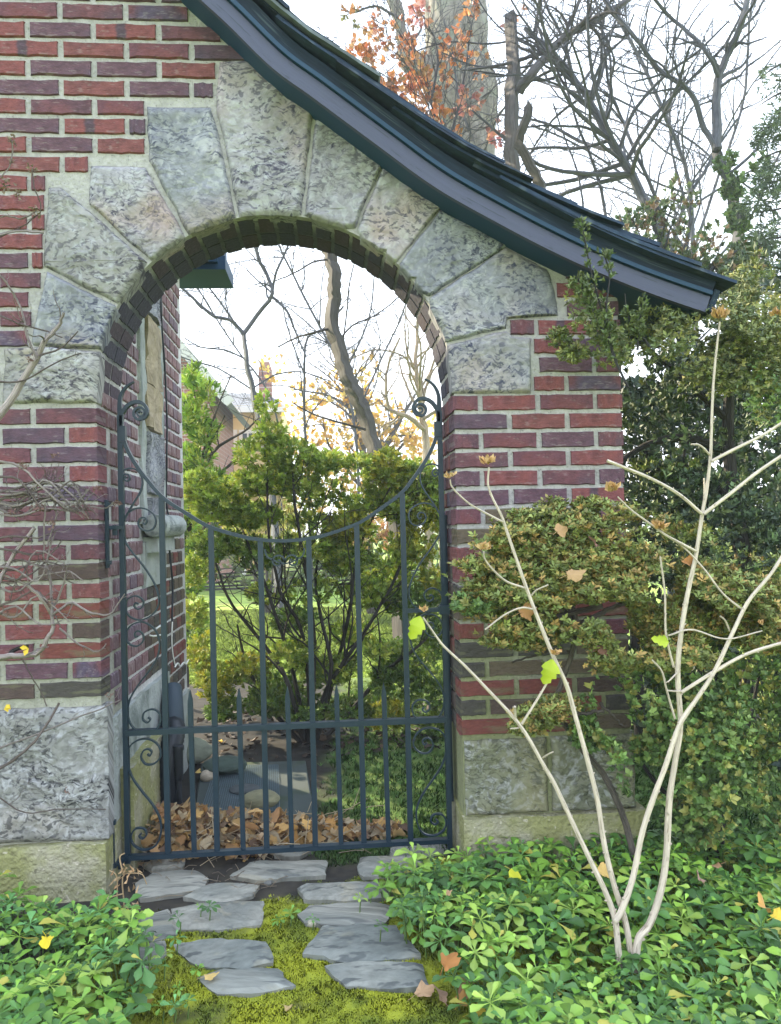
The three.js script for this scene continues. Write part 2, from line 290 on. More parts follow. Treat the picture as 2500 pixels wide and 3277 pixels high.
const inPoly = (pts, x, y) => { let c = false; for (let i = 0, j = pts.length - 1; i < pts.length; j = i++) { const a = pts[i], b = pts[j]; if ((a.y > y) !== (b.y > y) && x < (b.x - a.x) * (y - a.y) / (b.y - a.y) + a.x) c = !c; } return c; };
const stoned = (x, y) => gone(x, y) || stones.some((s) => inPoly(s, x, y));
const JT = 0.0105;
// front, left of the arch and over it
const rowsL = Math.ceil((3.3 - YL) / CL);
const mossy = (x, y) => rnd() < smooth(1.4, 0.8, y + (x < 0 ? 0.3 : 0)) * 0.95;
const brickMat = (x, y, top) => (x > 0 || y < 1.2) && mossy(x, y) ? pick(oldMats) : pick(top ? [0, 0, 1, 1, 2, 3, 3, 4, 5, 6, 7, 8].map((k) => brickMats[k]) : brickMats);
for (let k = -15; k < rowsL; k++) {
  const y0 = YL + k * CL, h = CL - JT, cy = y0 + CL / 2, L = 0.2115, odd = k & 1;
  for (let n = -5; n < 6; n++) {
    let a = XJ + (odd ? 0 : L / 2) + (n - 1) * L + JT, b = a + L - JT;
    if (a > 0.3) continue;
    if (k < 0) { if (a > XJ - 0.02) continue; b = Math.min(b, XJ); } else {
      if (cy > roofY(a) - 0.01) continue;
      const step = 0.004; let e = a; while (e < b && ![-h / 2 + 0.004, 0, h / 2 - 0.004].some((d) => stoned(e + JT, cy + d))) e += step; b = Math.min(b, e);
      if (b > 0.31) continue;
    }
    if (b - a < 0.03) continue;
    let top = k >= 0;
    addBrick((a + b) / 2 + rr(-0.001, 0.001), cy + rr(-0.001, 0.001), rr(-0.0015, 0.0015), b - a, h, 0.09, 0, rr(-0.004, 0.004), brickMat((a + b) / 2, cy, top), a < -1.35 ? -1 : 2);
  }
}
// front of the right-hand pier
for (let k = -18; k < 11; k++) {
  const y0 = YR + k * CR, h = CR - JT, cy = y0 + CR / 2, L = 0.2, odd = k & 1;
  for (let n = -1; n < 5; n++) {
    let a = XR + (odd ? L / 2 : 0) + (n - 1) * L + (odd ? 0 : L) + 0, b = a + L - JT;
    a = Math.max(a, XR); b = Math.min(b, XE); if (b - a < 0.03) continue;
    if (k >= 0) { let e = b; while (e > a && ![-h / 2 + 0.008, 0, h / 2 - 0.008].some((d) => stoned(e - JT, cy + d))) e -= 0.004; a = Math.max(a, e); if (b - a < 0.03 || cy > roofY(a) + 0.02) continue; }
    addBrick((a + b) / 2, cy + rr(-0.001, 0.001), rr(-0.0015, 0.0015), b - a, h, 0.09, 0, rr(-0.004, 0.004), brickMat((a + b) / 2, cy, k > -6), 2);
  }
  // jamb of the pier and its outer end: headers
  for (const [x, ry, m] of [[XR, -Math.PI / 2, 1], [XE, Math.PI / 2, 0]]) if (k < (m ? 0 : 6)) for (let q = 0; q < 2; q++) { const wv = 0.095; addBrick(x, cy, -0.094 - wv / 2 - q * (wv + JT), wv, h, 0.05, ry, 0, brickMat(0.5, cy, k > -6), m ? 1 : -1); }
}
// the side wall of the house behind the gateway: headers, but for the strip of old stonework
const ZB = -1.48, STRIP = [-0.97, -0.56];
for (let k = -19; k < 19; k++) {
  const cy = YL + k * CL + CL / 2, h = CL - JT, Lh = 0.1065, inArch = (z) => z > -TH;
  for (let n = 0; n < 14; n++) {
    let a = -0.002 - (k & 1 ? 0 : Lh / 2) - n * Lh, w = Lh - JT; if (k < 0 && n === 0) { a = -0.095; w = (k & 1 ? Lh : Lh / 2) - JT - 0.0; if (k & 1) continue; a = -0.0 - w / 2 - 0.09; continue; }
    const zc = a - w / 2; if (zc < ZB + 0.05) continue;
    if (k >= 1 && zc > -TH) continue;                                   // the arch rises from here
    if (cy > 0.95 && cy < 2.6 && zc < STRIP[1] + 0.03 && zc > STRIP[0] - 0.03) continue;
    if (cy < (zc < -0.95 ? 0.39 : 0.57)) continue;
    const mm = zc < -0.6 && cy < 1.15 + zc * -0.2 - rnd() * 0.4 ? pick(oldMats) : pick(sideMats);
    addBrick(XJ, cy, zc, w, h, 0.05, Math.PI / 2, 0, mm, zc > -0.62 ? 1 : 0);
  }
}
// underside of the arch: bricks on edge, two deep
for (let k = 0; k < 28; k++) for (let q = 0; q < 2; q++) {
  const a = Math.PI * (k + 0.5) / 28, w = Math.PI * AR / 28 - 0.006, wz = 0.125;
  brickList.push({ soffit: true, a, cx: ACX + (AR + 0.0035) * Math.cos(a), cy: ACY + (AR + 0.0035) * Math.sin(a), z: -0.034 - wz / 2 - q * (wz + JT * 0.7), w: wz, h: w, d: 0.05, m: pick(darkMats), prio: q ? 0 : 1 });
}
{
  brickList.sort((a, b) => b.prio - a.prio);
  const rest = []; let n = 0;
  for (const b of brickList) {
    const g = brickGeos[n++ % brickGeos.length];
    const o = new THREE.Matrix4(), s = new THREE.Matrix4().makeScale(b.w, b.h, b.d);
    if (b.soffit) {   // face points to the arch centre; length along z
      const inw = V(-Math.cos(b.a), -Math.sin(b.a), 0), xz = V(0, 0, 1), yy = inw.clone().cross(xz);
      o.makeBasis(xz, yy, inw).setPosition(b.cx, b.cy, b.z);
    } else { o.makeRotationFromEuler(new THREE.Euler(0, b.ry, b.rz, 'YXZ')); o.setPosition(b.cx, b.cy, b.z); }
    o.multiply(s);
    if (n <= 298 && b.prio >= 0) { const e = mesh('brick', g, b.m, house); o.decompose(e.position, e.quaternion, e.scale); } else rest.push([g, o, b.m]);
  }
  // the remaining bricks, joined by tone
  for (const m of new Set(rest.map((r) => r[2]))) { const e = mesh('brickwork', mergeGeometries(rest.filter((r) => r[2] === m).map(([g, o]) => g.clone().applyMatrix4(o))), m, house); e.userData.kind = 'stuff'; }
}
// granite blocks with a split face
function rockGeo(pts, { z = 0.004, relief = 0.012, seed = 1, uv = 1.1, deep = 0.07, inset = 0.009 } = {}) {
  const c = pts.reduce((a, p) => a.add(p), V(0, 0, 0)).multiplyScalar(1 / pts.length), bd = [];
  const n = pts.length;
  for (let k = 0; k < n; k++) { const a = pts[k], b = pts[(k + 1) % n], L = a.distanceTo(b), m = Math.max(2, Math.round(L / 0.014)); for (let q = 0; q < m; q++) { const p = a.clone().lerp(b, q / m); const w = fbm3(p.x * 22, p.y * 22, seed, 3, 2) * 0.007; const o = p.clone().sub(c).normalize(); p.addScaledVector(o, w + (0.004 - inset * 0.45) * (inset > 0.005 ? 1 : 0) + 0.0012); bd.push(p); } }
  const gb = new GB(), R = 16, N = bd.length, ph = seed * 3.71;
  const hgt = (x, y, e) => z + (relief * (0.9 * fbm3(x * 9 + ph, y * 9, seed, 3, 4) + 0.55 * fbm3(x * 34 + ph, y * 34 + 3 * fbm3(x * 9, y * 9, 1, 2), seed, 3, 5)) + 0.006) * smooth(0, 0.18, e) - 0.011 * smooth(0.09, 0, e);
  const id = (r, s) => r === 0 ? 0 : 1 + (r - 1) * N + (s % N);
  gb.v(c.x, c.y, hgt(c.x, c.y, 1), WHITE, c.x / uv + ph, c.y / uv + ph);
  for (let r = 1; r <= R; r++) for (let s = 0; s < N; s++) { const t = Math.pow(r / R, 0.75), x = lerp(c.x, bd[s].x, t), y = lerp(c.y, bd[s].y, t); gb.v(x, y, hgt(x, y, (1 - t) * 1.6), WHITE, x / uv + ph, y / uv + ph); }
  for (let s = 0; s < N; s++) { gb.t(0, id(1, s), id(1, s + 1)); for (let r = 1; r < R; r++) { gb.t(id(r, s), id(r + 1, s), id(r + 1, s + 1)); gb.t(id(r, s), id(r + 1, s + 1), id(r, s + 1)); } }
  const b0 = gb.p.length / 3; for (let s = 0; s < N; s++) { gb.v(bd[s].x, bd[s].y, z - 0.01, WHITE, bd[s].x / uv + ph, bd[s].y / uv + ph); gb.v(bd[s].x, bd[s].y, z - deep, WHITE, bd[s].x / uv + ph, bd[s].y / uv + ph + 0.06); }
  for (let s = 0; s < N; s++) { const a = b0 + 2 * s, b = b0 + 2 * ((s + 1) % N); gb.t(a, a + 1, b); gb.t(b, a + 1, b + 1); gb.t(id(R, s), a, b); gb.t(id(R, s), b, id(R, s + 1)); }
  let area = 0; for (let k = 0; k < n; k++) area += pts[k].x * pts[(k + 1) % n].y - pts[(k + 1) % n].x * pts[k].y;
  if (area < 0) for (let k = 0; k < gb.i.length; k += 3) { const q = gb.i[k]; gb.i[k] = gb.i[k + 1]; gb.i[k + 1] = q; }
  return gb.geo();
}
// voussoirs end on the curve of the arch: keep their inner corners out of the opening
stones.forEach((s, k) => { for (const p of s) { const d = Math.hypot(p.x - ACX, p.y - ACY); if (p.y > ACY && d < AR + 0.004) { const f = (AR + 0.004) / d; p.x = ACX + (p.x - ACX) * f; p.y = ACY + (p.y - ACY) * f; } else if (p.y <= ACY && p.x > XJ && p.x < XR) p.x = p.x < ACX ? XJ - 0.002 : XR + 0.002; } });
// follow the arc between two inner corners
const arced = (s) => { const o = []; s.forEach((p, k) => { o.push(p); const q = s[(k + 1) % s.length], on = (v) => v.y > ACY - 0.01 && Math.hypot(v.x - ACX, v.y - ACY) < AR + 0.03; if (on(p) && on(q)) for (let i = 1; i < 5; i++) { const m = p.clone().lerp(q, i / 5), d = Math.hypot(m.x - ACX, m.y - ACY), f = (AR + 0.004) / d; o.push(V(ACX + (m.x - ACX) * f, ACY + (m.y - ACY) * f, 0)); } }); return o; };
stones.forEach((s, k) => mesh('arch_stone', rockGeo(arced(s), { seed: k + 1, relief: 0.012 }), M.granite[[2, 1, 2, 0, 1, 0, 0, 0, 1, 1, 1][k]], house));
const R4 = (x0, x1, y0, y1) => [V(x0, y0, 0), V(x1, y0, 0), V(x1, y1, 0), V(x0, y1, 0)];
mesh('base_stone', rockGeo(R4(-1.34, XJ + 0.012, 0.185, 0.612), { seed: 21, relief: 0.022, z: 0.006 }), M.graniteBase, house);
mesh('base_stone', rockGeo(R4(-2.0, -1.36, 0.185, 0.612), { seed: 22, relief: 0.02, z: 0.006 }), M.graniteBase, house);
mesh('base_stone', rockGeo(R4(XR + 0.012, 0.7, 0.2, 0.447), { seed: 23, relief: 0.014, z: 0.006 }), M.graniteMoss, house);
mesh('base_stone', rockGeo(R4(0.716, XE + 0.004, 0.2, 0.447), { seed: 24, relief: 0.014, z: 0.006 }), M.graniteMoss, house);
function rough(x0, x1, y0, y1, z0, z1, seed, amp = 0.008, axis = 'z') {   // a rough block, subdivided, uv in metres
  const g = new THREE.BoxGeometry(x1 - x0, y1 - y0, z1 - z0, Math.max(2, Math.round((x1 - x0) / 0.04)), Math.max(2, Math.round((y1 - y0) / 0.04)), Math.max(2, Math.round((z1 - z0) / 0.04)));
  g.translate((x0 + x1) / 2, (y0 + y1) / 2, (z0 + z1) / 2); const p = g.attributes.position, n = g.attributes.normal, u = g.attributes.uv;
  for (let k = 0; k < p.count; k++) { const x = p.getX(k), y = p.getY(k), z = p.getZ(k), f = [0, 1, 2].map((q) => fbm3(x * 14 + 31 * q, y * 14, z * 14, 3, seed) * amp); u.setXY(k, (Math.abs(n.getX(k)) > 0.5 ? z : x) / 0.7, (Math.abs(n.getY(k)) > 0.5 ? z : y) / 0.7); p.setXYZ(k, x + f[0], y + f[1], z + f[2]); }
  g.computeVertexNormals(); return g;
}
mesh('footing', rough(-2.2, XJ + 0.006, -0.1, 0.18, -0.2, 0.022, 5), M.concrete, house);
mesh('footing', rough(XR - 0.002, XE + 0.03, -0.1, 0.196, -0.28, 0.024, 6), M.concrete, house);
// jamb stone, render and kerb at the foot of the side wall
mesh('jamb_stone', rough(XJ - 0.09, XJ + 0.006, 0.16, 0.55, -0.27, -0.02, 7, 0.007), M.render, house);
mesh('wall_render', rough(XJ - 0.06, XJ + 0.012, -0.05, 0.55, -0.96, -0.275, 8, 0.01), M.render, house);
mesh('wall_render', rough(XJ - 0.06, XJ + 0.01, -0.05, 0.37, ZB, -0.963, 9, 0.01), M.render, house);
mesh('kerb', rough(XJ - 0.02, XJ + 0.05, -0.08, 0.36, -0.62, -0.17, 10, 0.008), M.concrete, house);
mesh('kerb', rough(XJ - 0.02, XJ + 0.01, -0.08, 0.2, -0.168, -0.02, 11, 0.006), M.concrete, house);
// strip of old stonework in the side wall
{
  const xs = XJ + 0.006, S = (y0, y1, m, s) => mesh('strip_stone', rough(XJ - 0.05, xs + 0.012, y0, y1, -0.9, -0.64, s, 0.022), m, house);
  S(2.08, 2.62, M.granite[1], 31); S(1.79, 2.065, M.tanStone, 32); S(1.6, 1.775, M.tanStone, 33); S(1.33, 1.585, M.granite[1], 34); S(1.235, 1.315, M.granite[1], 35);
  mesh('mortar_smear', rough(XJ - 0.05, xs, 1.2, 2.6, -0.64, -0.56, 36, 0.014), M.render, house);
  mesh('mortar_smear', rough(XJ - 0.05, xs, 1.2, 2.6, -0.98, -0.9, 37, 0.012), M.render, house);
  mesh('mortar_smear', rough(XJ - 0.05, xs, 0.95, 1.13, -0.96, -0.57, 38, 0.012), M.render, house);
  const roll = new THREE.CylinderGeometry(0.048, 0.048, 0.42, 20, 1); { const g2 = new THREE.SphereGeometry(0.048, 18, 8); g2.scale(1, 0.35, 1); g2.translate(0, 0.21, 0); const g3 = g2.clone(); g3.translate(0, -0.42, 0); const g = mergeGeometries([roll, g2, g3]); g.rotateX(Math.PI / 2); g.translate(XJ + 0.05, 1.196, -0.77); mesh('stone_roll', g, M.render, house); }
  mesh('ledge', rough(XJ - 0.05, xs + 0.045, 1.09, 1.15, -0.93, -0.6, 39, 0.006), M.render, house);
}
{ // body of the house: rear face, left return
  const H = (x) => roofY(x);
  const s = new THREE.Shape([new THREE.Vector2(XL, -0.1), new THREE.Vector2(XJ - 0.007, -0.1), new THREE.Vector2(XJ - 0.007, 2.62), new THREE.Vector2(-1.35, 3.3), new THREE.Vector2(XL, H(XL))]);
  const g = new THREE.ExtrudeGeometry(s, { depth: -TH - ZB - 0.01, bevelEnabled: false }); g.translate(0, 0, ZB + 0.005);
  { const uv = g.attributes.uv, ps = g.attributes.position; for (let k = 0; k < ps.count; k++) uv.setXY(k, (ps.getX(k) + ps.getZ(k)) / 0.6, ps.getY(k) / 0.6); }
  const n = g.attributes.position.count; g.setAttribute('color', new THREE.BufferAttribute(new Float32Array(n * 3).map((_, k) => [0.8, 0.8, 0.8][k % 3]), 3));
  mesh('side_wall', g, M.mortar, house);
}
// roof: fascia, rake boards, soffit and courses of thick shingles following the curve
{
  const ZF = 0.135;
  const off = (d) => eave.map((p, k) => { const a = eave[Math.max(0, k - 1)], b = eave[Math.min(eave.length - 1, k + 1)], t = b.clone().sub(a).normalize(); return V(p.x - t.y * d, p.y + t.x * d, 0); });
  const band = (d0, d1, z0, z1, uv = 1) => {
    const A = off(d0), B = off(d1), gb = new GB(); let L = 0;
    A.forEach((p, k) => { if (k) L += p.distanceTo(A[k - 1]); for (const [q, z] of [[p, z1], [B[k], z1], [B[k], z0], [p, z0]]) gb.v(q.x, q.y, z, WHITE, L, (q === p ? 0 : 0.3) * uv); });
    for (let k = 0; k < A.length - 1; k++) for (let s = 0; s < 4; s++) { const a = 4 * k + s, b = 4 * k + (s + 1) % 4; gb.t(a, a + 4, b); gb.t(b, a + 4, b + 4); }
    for (const k of [0, A.length - 1]) { const a = 4 * k; gb.t(a, a + 1, a + 2); gb.t(a, a + 2, a + 3); }
    const g = gb.geo().toNonIndexed(); g.computeVertexNormals(); return g;
  };
  mesh('soffit', band(0.0, 0.012, -TH - 0.1, ZF - 0.022), M.navy, house);
  const fas = mesh('fascia_board', band(-0.004, 0.05, ZF - 0.02, ZF), M.fascia, house);
  mesh('rake_moulding', band(0.053, 0.066, ZF - 0.02, ZF + 0.012), M.navy, house);
  const rake = mesh('rake_board', band(0.068, 0.104, ZF - 0.03, ZF + 0.008), M.slate[2], house);
  const deck = mesh('roof', band(0.016, 0.1, -TH - 0.12, ZF - 0.035), M.slate[2], house);
  // shingles
  const top = off(0.108), len = [0]; for (let k = 1; k < top.length; k++) len.push(len[k - 1] + top[k].distanceTo(top[k - 1]));
  const at = (s) => { s = clamp(s, 0, len.at(-1)); let k = 1; while (k < len.length - 1 && len[k] < s) k++; const t = (s - len[k - 1]) / (len[k] - len[k - 1]); return { p: top[k - 1].clone().lerp(top[k], t), t: top[k].clone().sub(top[k - 1]).normalize() }; };
  const sr = mulberry(77), zs = [[-0.42, -0.2], [-0.19, -0.03], [-0.02, ZF + 0.045]];
  const EX = 0.15, TL = len.at(-1) + 0.055; let row = 0;
  for (let s = TL; s > 0.15; s -= EX * (0.85 + 0.3 * sr()), row++) for (let c = 0; c < 3; c++) {
    const L = 0.66 + 0.2 * sr(), th = 0.008 + 0.007 * sr(), gb = new GB(), n = 6, [z0, zz1] = zs[c], z1 = zz1 + (c === 2 ? (sr() - 0.5) * 0.055 : 0), lift = (0.036 + 0.014 * sr()) * smooth(TL + 0.1, TL - 0.5, s) - 0.012 * smooth(TL - 0.3, TL, s), end = s + (sr() - 0.5) * 0.05 * (row ? 1 : 0);
    const extra = Math.max(0, s - len.at(-1));
    for (let k = 0; k <= n; k++) {
      const u = k / n, q = at(end - L * (1 - u)), nx = -q.t.y, ny = q.t.x, h = lift * u, over = Math.max(0, end - L * (1 - u) - len.at(-1)), px = q.p.x + q.t.x * over, py = q.p.y + q.t.y * over;
      for (const [d, z] of [[h, z1], [h + th, z1 - 0.004], [h + th, z0], [h, z0]]) gb.v(px + nx * d, py + ny * d, z, WHITE, (end - L * (1 - u)) / 0.4, z / 0.4);
    }
    for (let k = 0; k < n; k++) for (let q = 0; q < 4; q++) { const a = 4 * k + q, b = 4 * k + (q + 1) % 4; gb.t(a, a + 4, b); gb.t(b, a + 4, b + 4); }
    for (const k of [0, n]) { const a = 4 * k; gb.t(a, a + 1, a + 2); gb.t(a, a + 2, a + 3); }
    const g = gb.geo().toNonIndexed(); g.computeVertexNormals(); mesh('shingle', g, M.slate[[0, 2, 0, 2, 1, 3, 0, 2][Math.floor(sr() * 8)]], deck);
  }
  // board that closes the eave end
  const e = off(0.05).at(-1), f = off(-0.004).at(-1);
  mesh('eave_board', box(0.02, 0.075, 0.56, e.x + 0.012, e.y - 0.012, -0.145, 0, 0, -0.4), M.slate[0], house);
  // main roof above the gable, out of the picture but casting its shade
  const gb = new GB(), x0 = XL - 0.3, q = [[x0, roofY(x0), 0.15], [eave[1].x, eave[1].y + 0.1, 0.15], [eave[1].x, eave[1].y + 0.1, ZB - 0.3], [x0, roofY(x0), ZB - 0.3]];
  for (const h of [0, 0.1]) for (const [x, y, z] of q) gb.v(x, y + h, z, WHITE, x, z);
  gb.t(0, 1, 2); gb.t(0, 2, 3); gb.t(4, 6, 5); gb.t(4, 7, 6); for (let k = 0; k < 4; k++) { const j = (k + 1) % 4; gb.t(k, j, k + 4); gb.t(j, j + 4, k + 4); }
  mesh('main_roof', gb.geo(), M.slate[1], house);
}
{ // boxed eave at the rear corner of the side wall
  const a = X(575, 868, XJ), z = a.z, y0 = a.y;
  mesh('eave_box', box(0.5, 0.05, 0.4, XJ - 0.05, y0 + 0.055, z - 0.14), M.navy, house);
  const p = P(575, 870, z + 0.03), q = P(722, 870, z + 0.03);
  mesh('eave_box', box(q.x - p.x + 0.3, 0.07, 0.32, (p.x + q.x) / 2 - 0.15, y0 + 0.035, z - 0.13), M.navy, house);
  mesh('eave_box', box(q.x - p.x + 0.2, 0.2, 0.26, (p.x + q.x) / 2 - 0.13, y0 + 0.19, z - 0.14), M.navy, house);
  mesh('eave_bracket', box(0.022, 0.24, 0.025, P(690, 800, z).x, y0 + 0.19, z + 0.005), M.fascia, house);
}

// ---------------------------------------------------------------- ground, moss, path
const mossAt = (x, z) => {   // 0 soil, 1 moss
  const n = fbm3(x * 5, 0, z * 5, 4, 3); let m = smooth(0.02, 0.22, z + n * 0.28 + (x + 0.3) * 0.4); m = Math.max(m, smooth(-0.05, 0.15, x - 0.05 + n * 0.3) * smooth(-0.3, 0.1, z + n * 0.2)); return m;
};
const grassAt = (x, z) => smooth(-0.1, 0.1, x + 0.02 + fbm3(x * 4, 1, z * 4, 3, 8) * 0.2) * smooth(-0.12, -0.24, z) ;
{
  const W0 = -3, W1 = 3, Z0 = -3.5, Z1 = 2.5, t = tex(1400, 1400, (u, v) => {
    const x = lerp(W0, W1, u), z = lerp(Z1, Z0, v), m = mossAt(x, z), g = grassAt(x, z), n = fbm3(x * 40, 0, z * 40, 3, 4), n2 = fbm3(x * 9, 2, z * 9, 4, 6);
    const dk = z < -0.3 ? 0.35 : 0.8; let c = mix3([0.03 * dk, 0.026 * dk, 0.021 * dk], [0.06 * dk, 0.05 * dk, 0.035 * dk], clamp(0.5 + n + n2)); const br = smooth(0.12, 0.45, fbm3(x * 6, 5, z * 6, 4, 16));  // soil behind the gate darkened: shade under the shrub put into the colour
    const mo = mix3(mix3([0.16, 0.2, 0.014], [0.33, 0.36, 0.026], clamp(0.5 + n2 * 1.2 + n * 0.8)), [0.06, 0.055, 0.02], br * 0.85);
    c = mix3(c, mo, m); return mix3(c, mix3([0.07, 0.13, 0.02], [0.11, 0.16, 0.03], clamp(0.5 + n2)), g);
  });
  const gb = new GB(), N = 120;
  for (let j = 0; j <= N; j++) for (let i = 0; i <= N; i++) { const x = lerp(W0, W1, i / N), z = lerp(Z1, Z0, j / N); const e = Math.min(1, Math.min(i, N - i, j, N - j) / 4); gb.v(x, (fbm3(x * 3, 0, z * 3, 4, 5) * 0.014 + mossAt(x, z) * fbm3(x * 13, 0, z * 13, 3, 12) * 0.012) * e, z, WHITE, i / N, j / N); }
  for (let j = 0; j < N; j++) for (let i = 0; i < N; i++) { const a = j * (N + 1) + i; gb.t(a, a + 1, a + N + 1); gb.t(a + 1, a + N + 2, a + N + 1); }
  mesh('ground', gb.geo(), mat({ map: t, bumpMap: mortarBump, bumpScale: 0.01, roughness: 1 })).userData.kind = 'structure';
  const lt = tex(512, 512, (u, v) => { const g = 1 + 0.5 * pf(u, v, 40, 4, 3) + 0.3 * pf(u, v, 5, 3, 9); return mix3([0.2 * g, 0.3 * g, 0.035 * g], [0.26, 0.22, 0.06], 0.5 * smooth(0.25, 0.5, pf(u, v, 9, 4, 33))); }, { repeat: [60, 60] });
  const lg = new THREE.PlaneGeometry(240, 240); lg.rotateX(-Math.PI / 2); lg.translate(0, -0.02, 0);
  mesh('lawn', lg, mat({ map: lt, roughness: 1 })).userData.kind = 'structure';
}
const stonePathTex = tex(768, 768, (u, v) => { const g = 1 + 0.25 * pf(u, v * 3, 9, 5, 3) + 0.25 * pf(u, v, 50, 4, 6); let c = mix3([0.2, 0.205, 0.18], [0.31, 0.3, 0.255], smooth(-0.3, 0.4, pf(u, v, 4, 4, 13))); c = mix3(c, [0.09, 0.095, 0.09], 0.75 * smooth(0.25, 0.45, pf(u, v * 2, 12, 4, 23))); c = mix3(c, [0.33, 0.3, 0.22], 0.5 * smooth(0.3, 0.5, pf(u, v, 10, 4, 43))); return c.map((x) => x * g); });
M.flag = mat({ map: stonePathTex, bumpMap: graniteBump, bumpScale: 0.008, roughness: 0.75 });
M.flagBlue = mat({ map: stonePathTex, color: rgb(0.84, 0.89, 0.92), bumpMap: graniteBump, bumpScale: 0.003, roughness: 0.65 });
const path = new THREE.Group(); path.name = 'path'; path.userData.kind = 'structure'; path.userData.label = 'path of grey stone slabs set in moss before the gate'; scene.add(path);
const flagPx = [
  [[454, 2758], [500, 2748], [580, 2743], [588, 2768], [484, 2777]],
  [[432, 2822], [491, 2788], [560, 2781], [618, 2782], [662, 2807], [640, 2836], [560, 2852], [454, 2866]],
  [[599, 2862], [640, 2838], [692, 2822], [833, 2825], [804, 2859], [714, 2885]],
  [[740, 2796], [775, 2770], [804, 2755], [920, 2749], [1045, 2747], [1042, 2794], [930, 2800], [818, 2807]],
  [[880, 2728], [930, 2700], [985, 2692], [1000, 2708], [960, 2732]],
  [[554, 2903], [630, 2890], [707, 2881], [841, 2877], [833, 2952], [700, 2964], [573, 2963]],
  [[440, 2935], [536, 2903], [565, 2983], [520, 2996], [455, 2998]],
  [[554, 3015], [640, 3003], [707, 3000], [841, 3008], [872, 3072], [760, 3088], [647, 3084], [580, 3046]],
  [[640, 3122], [714, 3098], [885, 3093], [941, 3145], [830, 3164], [707, 3168]],
  [[410, 3030], [521, 3008], [530, 3048], [461, 3092]],
  [[1142, 2768], [1154, 2741], [1321, 2733], [1350, 2760], [1300, 2786], [1165, 2800]],
  [[1250, 2706], [1330, 2700], [1416, 2697], [1430, 2724], [1330, 2736], [1255, 2736]],
  [[963, 2838], [990, 2822], [1205, 2816], [1260, 2838], [1257, 2864], [1100, 2876], [972, 2870]],
  [[960, 2920], [997, 2892], [1190, 2884], [1260, 2896], [1222, 2945], [1090, 2950], [982, 2946]],
  [[975, 3043], [1034, 2956], [1130, 2953], [1265, 2955], [1345, 3056], [1230, 3064], [1120, 3068]],
  [[1042, 3084], [1120, 3072], [1250, 3071], [1345, 3080], [1366, 3142], [1250, 3152], [1116, 3146]],
];
const flags = flagPx.map((f) => f.map(([a, b]) => { const p = G(a, b, 0.018); return V(p.x, p.z, 0); }));
flags.forEach((f, k) => {
  const c = f.reduce((a, p) => a.add(p), V(0, 0, 0)).multiplyScalar(1 / f.length), bd = [];
  for (let q = 0; q < f.length; q++) { const a = f[q], b = f[(q + 1) % f.length], m = Math.max(2, Math.round(a.distanceTo(b) / 0.025)); for (let s = 0; s < m; s++) { const p = a.clone().lerp(b, s / m); const o = p.clone().sub(c).normalize(); p.addScaledVector(o, fbm3(p.x * 22, p.y * 22, k, 4, 7) * 0.015); bd.push(p); } }
  const gb = new GB(), N = bd.length, R = 8, H = 0.018, rot = k * 1.3;
  const put = (x, z, y) => gb.v(x, y, z, WHITE, (x * Math.cos(rot) - z * Math.sin(rot)) * 1.6 + k * 0.37, (x * Math.sin(rot) * 0.2 + z) * 1.6 + k * 0.21);
  const hy = (x, z) => H + fbm3(x * 7, k, z * 7, 3, 2) * 0.007 + Math.round(2 * fbm3(x * 3 + z, k, z * 9, 3, 5)) * 0.0015;
  put(c.x, c.y, hy(c.x, c.y)); for (let r = 1; r <= R; r++) for (let s = 0; s < N; s++) { const t = r / R, x = lerp(c.x, bd[s].x, t), z = lerp(c.y, bd[s].y, t); put(x, z, hy(x, z) - (r === R ? 0.006 : 0)); }
  for (let s = 0; s < N; s++) { const o = bd[s].clone().sub(c).normalize(), j = 0.006 * noise3(bd[s].x * 40, k, bd[s].y * 40, 3); put(bd[s].x + o.x * (0.006 + j), bd[s].y + o.y * (0.006 + j), 0.012); put(bd[s].x, bd[s].y, -0.03); }
  const id = (r, s) => 1 + (r - 1) * N + s % N, b0 = 1 + R * N, bb = (s, q) => b0 + 2 * (s % N) + q;
  for (let s = 0; s < N; s++) { gb.t(0, id(1, s + 1), id(1, s)); for (let r = 1; r < R; r++) { gb.t(id(r, s), id(r + 1, s + 1), id(r + 1, s)); gb.t(id(r, s), id(r, s + 1), id(r + 1, s + 1)); } gb.t(id(R, s), id(R, s + 1), bb(s, 0)); gb.t(id(R, s + 1), bb(s + 1, 0), bb(s, 0)); gb.t(bb(s, 0), bb(s + 1, 0), bb(s, 1)); gb.t(bb(s + 1, 0), bb(s + 1, 1), bb(s, 1)); }
  const g = toCreasedNormals(gb.geo(), 0.7); mesh('flagstone', g, [7, 8, 14, 15].includes(k) ? M.flagBlue : M.flag, path);
});
const onFlag = (x, z) => flags.some((f) => inPoly(f, x, z));
